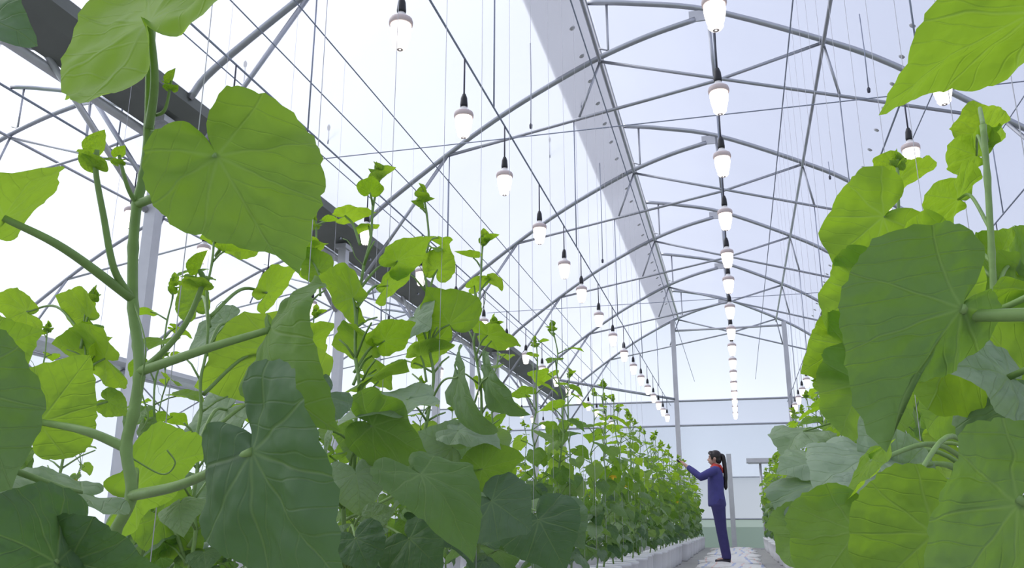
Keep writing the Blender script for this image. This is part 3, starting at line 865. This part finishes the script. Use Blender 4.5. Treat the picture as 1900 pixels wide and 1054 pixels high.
L('K3', (640, 400), (700, 395), 0.0, 0.0, wr=1.0, roll=50, age=.0, hue=.8)
L('K3', (690, 660), (615, 640), 0.05, 0.1, wr=1.4, roll=45, age=.15)
L('K3', (757, 742), (620, 792), -0.15, -0.2, wr=1.0, roll=-30, side=1, age=.9, hue=1.0, bend=.4, flat=.72)
L('K3', (690, 700), (760, 690), -0.05, 0.05, wr=1.3, roll=45, age=.3)
L('K3', (782, 880), (878, 1045), -0.45, -0.55, wr=0.95, roll=-40, side=1, flat=.15, age=.7, hue=.12, bend=.9, via=(730, 920, 2.0), res=(80, 10))
L('K3', (690, 790), (800, 850), -0.2, -0.25, wr=1.2, roll=30, age=.6, hue=.2)
L('K3', (690, 960), (735, 945), -0.2, -0.2, wr=1.0, roll=50, side=1, age=.8, hue=1.0)
L('K3', (760, 1000), (820, 1060), -0.3, -0.35, wr=1.3, roll=20, side=1, age=1.0, hue=.1)
L('K3', (660, 1000), (690, 1070), -0.35, -0.4, wr=1.2, roll=20, side=1, age=1.0, hue=.1)
L('K4', (834, 602), (790, 532), 0.0, 0.0, wr=1.6, roll=38, age=.2, hue=.3)
L('K4', (812, 500), (832, 448), 0.0, 0.0, wr=1.2, roll=15, age=.05, hue=.6)
L('K4', (780, 660), (845, 640), 0.0, 0.0, wr=1.3, roll=30, age=.25)
L('K4', (770, 590), (800, 610), 0.0, -0.1, wr=1.3, roll=35, side=1, age=.9, hue=.9)
L('K4', (850, 800), (930, 835), -0.15, -0.2, wr=1.3, roll=-40, side=1, age=.9, hue=1.0)
L('K4', (840, 830), (775, 800), -0.1, -0.1, wr=1.3, roll=-40, side=1, age=.9, hue=.9)
L('K4', (850, 700), (925, 800), -0.2, -0.3, wr=0.8, roll=62, flat=.01, side=1, age=.9, hue=.5, bend=1.0)
L('K4', (912, 930), (985, 985), -0.2, -0.25, wr=1.4, roll=10, side=1, age=1.0, hue=.2)
L('K4', (895, 870), (975, 850), -0.1, -0.1, wr=1.2, roll=25, age=.5, hue=.2)
L('K5', (905, 622), (967, 642), -0.05, -0.1, wr=1.4, roll=38, age=.2, hue=.3)
L('K5', (880, 530), (915, 515), 0.0, 0.0, wr=1.3, roll=45, age=.05)
L('K5', (905, 700), (985, 770), -0.1, -0.2, wr=0.9, roll=60, flat=.01, side=1, age=.9, hue=.4, bend=1.0)
L('K5', (1000, 965), (1050, 1060), -0.4, -0.5, wr=1.4, roll=15, side=1, age=1.0, hue=.1)
L('K5', (1030, 960), (1085, 1020), -0.3, -0.4, wr=1.2, roll=15, side=1, age=1.0, hue=.3)
# the rest of the left row
for i, (x, y, tz) in enumerate(((-1.08, 3.88, 1.50), (-0.98, 4.48, 1.55), (-1.0, 5.08, 1.74), (-1.05, 5.60, 1.55), (-0.97, 6.10, 1.48), (-1.0, 6.60, 1.64))):
    near_plant('M%d' % i, x, y, tz, 3 + i * 2, i * 1.3, ['low leafy melon plant just past the three tall ones, left row', 'bushy melon plant before the next tall tip, left row',
        'melon plant with tip under the small lamps, fourth tall one in left row', 'bushy melon plant right behind the fourth tall one, left row',
        'low melon plant two behind the fourth tall one, left row', 'melon plant with forked tip, fifth tall one in left row'][i], None)

# --- right front
PB = hero_plant((0.60, 1.84, POT_H - 0.01), 'melon plant on the right with a crumpled top leaf, below the nearest leaf', 'white pot of the plant with crumpled top leaf')
sB = px_stem(PB, [(1852, 900), (1848, 700), (1844, 560), (1840, 470), (1832, 330), (1824, 232)], 0.0075, 0.006, 1.84, [(0.60, 1.84, 0.24), (0.585, 1.84, 0.42)])
hero_leaf(PB, sB(235), (1824, 246), (1806, 186), 2.05, 2.0, 1.2, 15, -1, -0.4, -0.5, 0.25, 0.08, 0.0, 0.9, res=(56, 8), pr=.004, flat=0.5)
hero_leaf(PB, sB(300), (1812, 288), (1757, 270), 2.04, 2.0, 1.2, 20, -1, 0.2, 0.1, 0.2, 0.07, 0.05, 0.6, res=(56, 8), pr=.003, flat=0.5)
hero_leaf(PB, sB(415), (1778, 370), (1715, 362), 1.95, 1.9, 1.4, 25, -1, 0.2, 0.3, 0.25, 0.08, 0.08, 0.5, res=(56, 8), pr=.0035, flat=0.5)
hero_leaf(PB, sB(285), (1836, 272), (1866, 255), 2.06, 2.1, 1.2, 20, -1, 0.2, 0.3, 0.2, 0.05, 0.05, 0.5, res=(48, 7), pr=.003, flat=0.5)
hero_leaf(PB, sB(570), (1852, 508), (1880, 420), 1.9, 1.95, 1.4, 25, -1, 0.4, 0.3, 0.1, 0.04, 0.15, 0.4, pr=.004, flat=0.5)
hero_leaf(PB, sB(560), (1900, 500), (1930, 430), 1.85, 1.9, 1.4, 25, -1, 0.4, 0.3, 0.1, 0.04, 0.15, 0.4, pr=.004, flat=0.5)
hero_leaf(PB, sB(480), (1765, 480), (1725, 425), 1.95, 2.0, 1.3, 20, -1, -0.3, 0.5, 0.2, 0.08, 0.15, 0.3, pr=.0035, flat=0.5)
hero_leaf(PB, sB(520), (1720, 470), (1640, 500), 1.9, 1.85, 1.2, 35, -1, 0.5, 0.4, 0.1, 0.06, 0.1, 0.4, pr=.0035, flat=0.5)
hero_leaf(PB, sB(620), (1880, 570), (1790, 640), 1.8, 1.7, 1.2, 30, -1, 0.5, 0.4, 0.1, 0.06, 0.3, 0.4, pr=.0035, flat=0.5)
hero_leaf(PB, sB(800), (1790, 720), (1720, 800), 1.7, 1.65, 1.3, 20, -1, 0.6, 0.4, 0.1, 0.05, 0.3, 0.4, flat=0.5)
hero_leaf(PB, sB(880), (1720, 830), (1760, 900), 1.75, 1.7, 1.3, 20, -1, 0.6, 0.4, 0.1, 0.05, 0.2, 0.8, flat=0.25)
hero_leaf(PB, sB(950), (1625, 850), (1512, 912), 1.55, 1.5, 1.3, 18, 1, 0.7, 0.6, 0.05, 0.03, 1.0, 1.0, res=(80, 12), flat=0.5)
hero_leaf(PB, sB(930), (1668, 880), (1595, 772), 1.55, 1.6, 0.9, -35, 1, 0.3, 0.3, 0.1, 0.04, 1.0, 1.0, res=(80, 12), flat=0.5)
hero_leaf(PB, sB(960), (1622, 895), (1560, 965), 1.45, 1.4, 1.2, 20, 1, 0.6, 0.5, 0.05, 0.04, 1.0, 0.95, flat=0.5)
hero_leaf(PB, sB(960), (1617, 856), (1538, 950), 1.38, 1.34, 0.9, 76, -1, 0.3, 0.2, 0.05, 0.03, 0.0, 0.6, flat=0.25)
hero_leaf(PB, sB(1000), (1590, 985), (1510, 1090), 1.3, 1.2, 1.1, 20, -1, 0.6, 0.5, 0.1, 0.03, 0.3, 0.3, flat=0.25)
hero_leaf(PB, sB(900), (1690, 900), (1640, 960), 1.3, 1.3, 1.2, 40, 1, 0.6, 0.5, 0.1, 0.03, 1.0, 0.8, flat=0.5)

PC = hero_plant((0.66, 2.92, POT_H - 0.01), 'slim melon plant on the right with two-leaf tip beside a lamp', 'white pot of the slim right-hand plant')
sC = px_stem(PC, [(1672, 800), (1674, 620), (1669, 460), (1665, 290)], 0.0065, 0.0052, 2.92, [(0.66, 2.92, 0.24), (0.665, 2.92, 0.5)])
for (n, m, mm, a, h) in tip_cluster(None, sC(280) - PC.location, 0.05, random.Random(8)): leaf_obj(n, m, PC, mm, a, h)
hero_leaf(PC, sC(350), (1668, 332), (1738, 308), 3.0, 3.0, 1.3, 45, -1, 0.3, 0.3, 0.1, 0.04, 0.0, 0.6, res=(56, 8), pr=.003, flat=0.5)
hero_leaf(PC, sC(320), (1655, 306), (1620, 294), 3.05, 3.05, 1.2, 45, -1, 0.3, 0.3, 0.1, 0.04, 0.0, 0.6, res=(48, 7), pr=.003, flat=0.5)
hero_leaf(PC, sC(440), (1640, 402), (1547, 494), 2.75, 2.65, 1.05, 25, -1, 0.6, 0.3, 0.1, 0.05, 0.12, 0.4, pr=.0035, flat=0.5)
hero_leaf(PC, sC(600), (1605, 540), (1530, 604), 2.7, 2.6, 1.2, 25, -1, 0.6, 0.3, 0.1, 0.05, 0.15, 0.4, pr=.0035, flat=0.5)
hero_leaf(PC, sC(560), (1640, 520), (1575, 500), 2.75, 2.7, 1.2, 30, -1, 0.3, 0.3, 0.1, 0.05, 0.1, 0.7, pr=.0035, flat=0.5)
hero_leaf(PC, sC(720), (1570, 640), (1485, 694), 2.65, 2.6, 1.1, 35, -1, 0.6, 0.3, 0.1, 0.05, 0.15, 0.4, pr=.0035, flat=0.5)
hero_leaf(PC, sC(800), (1605, 712), (1560, 805), 2.6, 2.5, 1.3, 15, -1, 0.6, 0.3, 0.1, 0.05, 0.3, 0.4, pr=.0035, flat=0.5)
hero_leaf(PC, sC(790), (1560, 740), (1510, 730), 2.7, 2.7, 1.2, 45, 1, 0.6, 0.3, 0.1, 0.05, 0.8, 0.9, pr=.0035, flat=0.5)
hero_leaf(PC, sC(850), (1520, 860), (1440, 880), 2.5, 2.45, 1.3, 30, 1, 0.6, 0.5, 0.1, 0.05, 0.9, 1.0, pr=.0035, flat=0.5)
hero_leaf(PC, sC(900), (1510, 900), (1470, 990), 2.4, 2.3, 1.3, 20, 1, 0.7, 0.5, 0.1, 0.05, 1.0, 0.6, pr=.0035, flat=0.5)
hero_leaf(PC, sC(840), (1490, 800), (1455, 850), 2.7, 2.6, 1.2, 25, 1, 0.7, 0.5, 0.1, 0.05, 0.9, 1.0, pr=.0035, flat=0.5)
hero_leaf(PC, sC(900), (1505, 985), (1455, 1045), 2.3, 2.2, 1.2, 25, -1, 0.7, 0.5, 0.1, 0.05, 0.4, 0.5, pr=.0035, flat=0.25)

PD = hero_plant((0.66, 0.62, POT_H - 0.01), 'nearest melon plant on the right with huge leaves cut by the frame', 'white pot of the nearest plant at the right edge')
spd = spline([(0.66, 0.62, 0.24), (0.65, 0.62, 0.5), (0.67, 0.63, 0.8), (0.65, 0.62, 1.15)], 6)
obj('stem', MB().tube([p - PD.location for p in spd], 0.008, 10).mesh('stem', MAT['stem']), PD)
def sD(z): return min(spd, key=lambda p: abs(p.z - z))
hero_leaf(PD, sD(1.0), (1925, 20), (1630, 214), 0.88, 0.92, 0.85, -48, -1, 0.5, 0.2, 0.15, 0.03, 0.15, 0.4, res=(96, 14))
hero_leaf(PD, sD(0.68), (1785, 572), (1645, 840), 0.80, 0.74, 0.92, -30, -1, 0.5, 0.2, 0.40, 0.04, 0.62, 0.2, via=(1850, 585, 0.80), res=(110, 16), pr=.006, asym=-0.3)
hero_leaf(PD, sD(0.5), (1892, 935), (1745, 1170), 0.72, 0.66, 1.0, -42, -1, 0.5, 0.4, 0.1, 0.03, 0.62, 0.35, via=(1930, 880, 0.74), res=(110, 16), pr=.006)
hero_leaf(PD, sD(0.62), (1872, 700), (1742, 680), 0.92, 0.90, 1.2, 15, 1, 0.6, 0.5, 0.0, 0.06, 1.0, 1.0, res=(96, 14), bulge=.08, flat=0.35)
hero_leaf(PD, sD(0.66), (1815, 590), (1722, 760), 1.0, 0.95, 1.0, -20, -1, 0.5, 0.3, 0.1, 0.04, 0.15, 0.5, res=(80, 12))
hero_leaf(PD, sD(0.45), (1735, 990), (1600, 1130), 0.98, 0.92, 1.1, -15, -1, 0.5, 0.4, 0.1, 0.03, 0.3, 0.35, res=(80, 12))
hero_leaf(PD, sD(0.5), (1905, 745), (1840, 900), 0.95, 0.9, 1.0, 35, 1, 0.5, 0.4, 0.1, 0.03, 0.9, 0.3)
hero_leaf(PD, sD(0.7), (1915, 540), (1960, 640), 1.0, 1.0, 1.2, 15, -1, 0.5, 0.4, 0.1, 0.03, 0.3, 0.4)

for pl_, tp_ in ((PZ, spz[-1]), (PD, spd[-1]), (PA, sA(-60))):
    for (n, m, mm, a, h) in tip_cluster(None, Vector(tp_) - pl_.location, 0.055, random.Random(17)): leaf_obj(n, m, pl_, mm, a, h)
# ------------------------------------------------------------------ trellis strings
def tstring(x, y, z0, label):
    o = obj('trellis_string', MB().tube([(0, 0, 0), (0.004, 0.003, 1.2), (0, 0, WZ - z0)], 0.0011, 4).mesh('trellis_string', MAT['string']), None, (x, y, z0))
    tag(o, label, 'string', 'white trellis strings')
rod('overhead_wire', (0.62, 0.5, WZ), (0.62, Y_END - 0.1, WZ), 0.006, MAT['wire'], 'thin taut lengthwise wire above the row right of the path', 'wire', 'overhead wires', 5)
sy = 1.3
for i in range(18):
    tstring(-0.95, sy, 0.3, f'thin white string above the left row, {ORD[i]} from the camera')
    tstring(0.62, sy + 0.1, 0.3, f'thin white string above the right row, {ORD[i]} from the camera')
    sy += 0.47
for i in range(10):
    tstring(-2.9, 2.6 + 0.8 * i, 0.3, f'thin white string above the second left row, {ORD[i]} from the camera')

# ------------------------------------------------------------------ woven sacks on the path
def sack_mat():
    m, nt, out = new_mat('white_woven_sack')
    tc = nd(nt, 'ShaderNodeTexCoord')
    sp = nd(nt, 'ShaderNodeSeparateXYZ', {0: tc.outputs['Object']})
    oi = nd(nt, 'ShaderNodeObjectInfo')
    s = mth(nt, 'FRACT', mth(nt, 'MULTIPLY_ADD', sp.outputs[0], 2.6, oi.outputs['Random']))
    st = mth(nt, 'LESS_THAN', mth(nt, 'ABSOLUTE', mth(nt, 'SUBTRACT', s, 0.5)), 0.05)
    s2 = mth(nt, 'LESS_THAN', mth(nt, 'ABSOLUTE', mth(nt, 'SUBTRACT', s, 0.82)), 0.03)
    no = nd(nt, 'ShaderNodeTexNoise', {'Vector': tc.outputs['Object'], 'Scale': 5.0, 'Detail': 4.0})
    c = mixc(nt, no.outputs['Fac'], (0.62, 0.58, 0.56, 1), (0.86, 0.84, 0.84, 1))
    c = mixc(nt, mth(nt, 'MULTIPLY', st, 0.6), c, (0.25, 0.33, 0.65, 1))
    c = mixc(nt, mth(nt, 'MULTIPLY', s2, 0.5), c, (0.75, 0.35, 0.30, 1))
    p = nd(nt, 'ShaderNodeBsdfPrincipled', {'Base Color': c, 'Roughness': 0.6})
    nt.links.new(p.outputs[0], out.inputs[0]); return m
MAT['sack'] = sack_mat()
def sack_mesh(seed):
    r = random.Random(seed); nx, ny = 14, 20; V = []; Fc = []
    ph = [r.uniform(0, 6) for _ in range(6)]
    for j in range(ny + 1):
        for i in range(nx + 1):
            x = -0.46 + 0.92 * i / nx; y = -0.62 + 1.24 * j / ny
            e = min(i, nx - i) / nx * 6; e = min(1, e)
            z = 0.022 + 0.010 * sin(7*x + ph[0] + 2*y) + 0.008 * sin(11*y + ph[1] + 5*x) + 0.006 * sin(17*x + ph[2] - 9*y)
            V.append((x + 0.02*sin(3*y + ph[3]), y + 0.02*sin(4*x + ph[4]), max(0.004, z * (0.35 + 0.65*e))))
    w = nx + 1
    for j in range(ny):
        for i in range(nx): Fc.append((j*w+i, j*w+i+1, (j+1)*w+i+1, (j+1)*w+i))
    n = len(V)
    V += [(x, y, 0.0) for x, y, z in V[:n]]
    ring = [i for i in range(w)] + [j*w + nx for j in range(1, ny+1)] + [ny*w + i for i in range(nx-1, -1, -1)] + [j*w for j in range(ny-1, 0, -1)]
    for a, b in zip(ring, ring[1:] + ring[:1]): Fc.append((b, a, a + n, b + n))
    return MB().add(V, Fc).mesh('woven_sack', MAT['sack'])
SK = [sack_mesh(k) for k in range(4)]
y = 4.0; i = 0
while y < 22.5:
    o = obj('woven_sack', SK[i % 4], None, (-0.2 + 0.03 * sin(i * 2.1), y, 0.001)); o.rotation_euler = (0, 0, 0.06 * sin(i * 1.7))
    tag(o, f'white woven sack with coloured stripes flat on the path, {ORD[i]} from the camera', 'sack', 'sacks laid along the path')
    y += 1.30; i += 1

# ------------------------------------------------------------------ small stand and pole by the end wall
t = thing('metal_stand', 'small T-shaped metal stand near the end wall, right of the woman', 'stand', (0.55, 22.3, 0))
obj('pole', MB().tube([(0, 0, 0), (0, 0, 2.02)], 0.03, 10).mesh('pole', MAT['paletube']), t)
obj('top_plate', MB().box((-0.32, -0.18, 2.02), (0.32, 0.18, 2.12)).box((-0.28, -0.14, 2.0), (0.28, 0.14, 2.02)).mesh('top_plate', MAT['paletube'], False), t)
obj('base_plate', MB().box((-0.15, -0.15, 0), (0.15, 0.15, 0.02)).mesh('base_plate', MAT['paletube'], False), t)
t = thing('door_post', 'short square grey pole standing behind the woman at the end wall', 'post', (-0.19, 23.0, 0))
obj('shaft', MB().box((-0.06, -0.04, 0), (0.06, 0.04, 2.3)).mesh('shaft', MAT['paletube'], False), t)
obj('foot', MB().box((-0.12, -0.1, 0), (0.12, 0.1, 0.03)).mesh('foot', MAT['paletube'], False), t)

# ------------------------------------------------------------------ the woman
MAT['skin'] = simple('skin', (0.55, 0.33, 0.25), 0.55, var=0.06)
MAT['blue'] = simple('blue_work_cloth', (0.065, 0.06, 0.235), 0.85, var=0.2, scale=14, bump=0.3)
MAT['blue2'] = simple('dark_blue_trousers', (0.05, 0.042, 0.16), 0.85, var=0.2, scale=14, bump=0.3)
MAT['red'] = simple('red_collar_cloth', (0.55, 0.06, 0.05), 0.8)
MAT['hair'] = simple('black_brown_hair', (0.018, 0.012, 0.012), 0.4, var=0.3, scale=60)
MAT['shoe'] = simple('dark_shoe', (0.03, 0.025, 0.04), 0.6)
MAT['lip'] = simple('lips', (0.50, 0.16, 0.14), 0.5)
def remesh(name, mb, vox, mat, parent, sm=4):
    me = mb.mesh(name, mat)
    o = obj(name, me, parent)
    m = o.modifiers.new('r', 'REMESH'); m.mode = 'VOXEL'; m.voxel_size = vox
    s = o.modifiers.new('s', 'SMOOTH'); s.iterations = sm; s.factor = 0.5
    dg = bpy.context.evaluated_depsgraph_get()
    nm = bpy.data.meshes.new_from_object(o.evaluated_get(dg))
    o.modifiers.clear(); o.data = nm
    nm.materials.clear(); nm.materials.append(mat)
    smooth(nm)
    return o
def ell(mb, c, r, n=14, m=10):
    return mb.lathe([(max(1e-4, sin(pi*k/m)), -cos(pi*k/m)) for k in range(m+1)], n), c, r
def ellipsoid(mb, c, r, n=16, m=12):
    V = []; Fc = []
    for k in range(m+1):
        for q in range(n):
            V.append((c[0] + r[0]*max(1e-3, sin(pi*k/m))*cos(2*pi*q/n), c[1] + r[1]*max(1e-3, sin(pi*k/m))*sin(2*pi*q/n), c[2] - r[2]*cos(pi*k/m)))
    for k in range(m):
        for q in range(n):
            Fc.append((k*n+q, k*n+(q+1) % n, (k+1)*n+(q+1) % n, (k+1)*n+q))
    Fc.append(tuple(range(n-1, -1, -1))); Fc.append(tuple(range(m*n, (m+1)*n)))
    mb.add(V, Fc)
W = thing('person', 'woman with a long ponytail in blue work uniform reaching up to plants', 'person', (-0.25, 13.78, 0.03))
HX = -0.075                                   # head / shoulder line ahead of the heels
body = MB()
ellipsoid(body, (HX, 0, 1.525), (0.088, 0.072, 0.100))                 # skull
ellipsoid(body, (HX - 0.045, 0, 1.475), (0.048, 0.052, 0.062))         # jaw
body.tube([(HX - 0.085, 0, 1.515), (HX - 0.106, 0, 1.488), (HX - 0.088, 0, 1.478)], [0.010, 0.014, 0.011], 8)   # nose
for s in (-1, 1):
    ellipsoid(body, (HX + 0.005, s*0.073, 1.505), (0.020, 0.012, 0.030), 10, 8)   # ears
body.tube([(HX + 0.02, 0, 1.50), (HX + 0.025, 0, 1.42), (HX + 0.015, 0, 1.33)], [0.050, 0.048, 0.060], 12)
body.tube([(HX + 0.01, 0, 1.38), (HX, 0, 1.30), (HX, 0, 1.18), (HX - 0.005, 0, 1.03), (HX + 0.0, 0, 0.90), (HX + 0.01, 0, 0.82)],
          [(0.10, 0.06), (0.165, 0.09), (0.15, 0.10), (0.125, 0.09), (0.155, 0.105), (0.14, 0.10)], 16)
ARM = {}
for s in (-1, 1):
    sh = Vector((HX, s*0.165, 1.325)); el_ = Vector((HX - 0.225, s*0.20, 1.235)); wr_ = Vector((HX - 0.425, s*0.10, 1.40)); hd = Vector((HX - 0.49, s*0.07, 1.455))
    ARM[s] = (sh, el_, wr_, hd)
    body.tube([sh + Vector((0.03, -s*0.05, 0)), sh, (sh+el_)/2, el_, (el_*2+wr_)/3, wr_, (wr_+hd)/2], [0.05, 0.052, 0.044, 0.038, 0.036, 0.026, 0.026], 10)
    # palm and fingers
    pd = (hd - wr_).normalized(); sd = Vector((0, 1, 0)); sd = (sd - pd*sd.dot(pd)).normalized(); nn = pd.cross(sd)
    body.tube([wr_, (wr_+hd)/2, hd + pd*0.01], [(0.024, 0.02), (0.040, 0.016), (0.042, 0.015)], 10)
    for q, (off, ln) in enumerate(((-0.033, .066), (-0.011, .076), (0.011, .072), (0.033, .056))):
        b0 = hd + sd*off
        p1 = b0 + pd*ln*.45; p2 = p1 + (pd*.55 - Vector((0, s*.6, 0))).normalized()*ln*.34; p3 = p2 + (pd*.1 - Vector((0, s*.9, .2))).normalized()*ln*.28
        body.tube([b0 - pd*0.01, p1, p2, p3], [0.0098, 0.0092, 0.0086, 0.0075], 8)
    b0 = (wr_+hd)/2 - Vector((0, s*.03, 0)) + Vector((0, 0, .012))
    p1 = b0 + (pd*.6 + Vector((0, -s*.5, .5))).normalized()*.038; p2 = p1 + (pd*.8 + Vector((0, -s*.5, .1))).normalized()*.03
    body.tube([b0, p1, p2], [0.012, 0.0105, 0.009], 8)
LEG = {}
for s in (-1, 1):
    hp = Vector((HX + 0.01, s*0.085, 0.86)); kn = Vector((HX + 0.035, s*0.085, 0.46)); an = Vector((HX + 0.085, s*0.075, 0.085))
    LEG[s] = (hp, kn, an)
    body.tube([hp + Vector((0, 0, .04)), hp - Vector((0, 0, .06)), (hp+kn)/2, kn, (kn*2+an)/3, an, an - Vector((0, 0, .05))], [0.085, 0.088, 0.072, 0.054, 0.052, 0.036, 0.036], 12)
    body.tube([an + Vector((0.03, 0, -.055)), an + Vector((-0.06, 0, -.055)), an + Vector((-0.14, 0, -.062))], [0.034, 0.038, 0.026], 10)
remesh('body', body, 0.0075, MAT['skin'], W, 5)
jk = MB()
jk.tube([(HX + 0.015, 0, 1.395), (HX + 0.008, 0, 1.36), (HX, 0, 1.30), (HX - 0.003, 0, 1.18), (HX - 0.012, 0, 1.03), (HX - 0.01, 0, 0.92), (HX - 0.005, 0, 0.83), (HX - 0.005, 0, 0.80)],
        [(0.075, 0.066), (0.13, 0.085), (0.185, 0.108), (0.175, 0.122), (0.160, 0.120), (0.175, 0.128), (0.185, 0.136), (0.178, 0.130)], 20)
for s in (-1, 1):
    sh, el_, wr_, hd = ARM[s]
    jk.tube([sh + Vector((0.03, -s*0.07, 0)), sh, (sh+el_)/2, el_, (el_+wr_)/2, wr_*0.9 + el_*0.1], [0.062, 0.068, 0.060, 0.056, 0.050, 0.040], 12)
remesh('jacket', jk, 0.010, MAT['blue'], W, 4)
tr = MB()
for s in (-1, 1):
    hp, kn, an = LEG[s]
    tr.tube([hp + Vector((0, -s*.02, .03)), hp - Vector((0, 0, .05)), (hp+kn)/2, kn, (kn+an)/2, an + Vector((0, 0, .0)), an - Vector((0, 0, .035))], [0.105, 0.108, 0.092, 0.078, 0.074, 0.068, 0.066], 14)
tr.tube([(HX + 0.005, 0, .90), (HX + 0.008, 0, .80)], [(0.16, 0.115), (0.17, 0.118)], 16)
remesh('trousers', tr, 0.010, MAT['blue2'], W, 4)
cl = MB()
cl.tube([(HX + 0.012, 0, 1.372), (HX + 0.016, 0, 1.40), (HX + 0.024, 0, 1.425)], [(0.105, 0.088), (0.078, 0.070), (0.064, 0.060)], 18, False)
cl.tube([(HX + 0.07, 0, 1.41), (HX + 0.095, 0, 1.36), (HX + 0.103, 0, 1.29)], [(0.07, 0.02), (0.09, 0.02), (0.03, 0.012)], 12)
obj('collar', cl.mesh('collar', MAT['red']), W)
hair = MB()
ellipsoid(hair, (HX + 0.018, 0, 1.545), (0.092, 0.083, 0.094), 20, 14)
ellipsoid(hair, (HX + 0.045, 0, 1.49), (0.060, 0.072, 0.070), 16, 12)
ellipsoid(hair, (HX - 0.050, 0, 1.595), (0.045, 0.062, 0.034), 14, 10)
for s in (-1, 1): hair.tube([(HX - 0.055, s*0.060, 1.58), (HX - 0.045, s*0.074, 1.53), (HX - 0.035, s*0.072, 1.47)], [0.02, 0.014, 0.006], 8)
remesh('hair', hair, 0.008, MAT['hair'], W, 3)
pony = MB()
pony.tube(spline([(HX + 0.09, 0, 1.56), (HX + 0.125, 0, 1.54), (HX + 0.14, 0.005, 1.42), (HX + 0.145, 0.0, 1.26), (HX + 0.14, 0, 1.10), (HX + 0.135, 0, 1.04)], 4), [0.022] + [0.030]*3 + [0.034]*5 + [0.032]*5 + [0.028]*4 + [0.022, 0.016, 0.006], 10)
pn = obj('ponytail', pony.mesh('ponytail', MAT['hair']), W)
obj('hair_tie', MB().tube([(HX + 0.092, 0, 1.562), (HX + 0.112, 0, 1.552)], 0.027, 12).mesh('hair_tie', MAT['red']), pn)
for s in (-1, 1):
    e = MB(); ellipsoid(e, (HX - 0.080, s*0.030, 1.522), (0.007, 0.012, 0.006), 10, 8); obj('eye', e.mesh('eye', MAT['black']), W)
    e = MB(); e.tube([(HX - 0.085, s*0.016, 1.540), (HX - 0.082, s*0.034, 1.544), (HX - 0.070, s*0.048, 1.538)], [0.004, 0.0045, 0.003], 6); obj('eyebrow', e.mesh('eyebrow', MAT['hair']), W)
    hp, kn, an = LEG[s]
    sh = MB()
    sh.tube([an + Vector((0.055, 0, -.068)), an + Vector((0.0, 0, -.058)), an + Vector((-0.08, 0, -.068)), an + Vector((-0.165, 0, -.078))], [(0.035, 0.035), (0.043, 0.048), (0.046, 0.038), (0.030, 0.026)], 12)
    so = obj('shoe', sh.mesh('shoe', MAT['shoe']), W)
e = MB(); e.tube([(HX - 0.090, -0.018, 1.455), (HX - 0.096, 0, 1.456), (HX - 0.090, 0.018, 1.455)], [0.003, 0.006, 0.003], 6); obj('mouth', e.mesh('mouth', MAT['lip']), W)
# the clip she holds and the pale leaf she lifts
g = thing('plant_clip', 'small black clip held in the raised hands of the woman', 'tool', tuple(W.location + Vector((HX - 0.545, 0, 1.475))))
obj('jaw', MB().tube([(0.03, -0.03, -0.01), (0, 0, 0.0), (0.03, 0.03, 0.01)], 0.014, 8).mesh('jaw', MAT['black']), g)
obj('grip', MB().tube([(0, 0, 0), (-0.03, 0.0, 0.03)], [0.016, 0.010], 8).mesh('grip', MAT['black']), g)
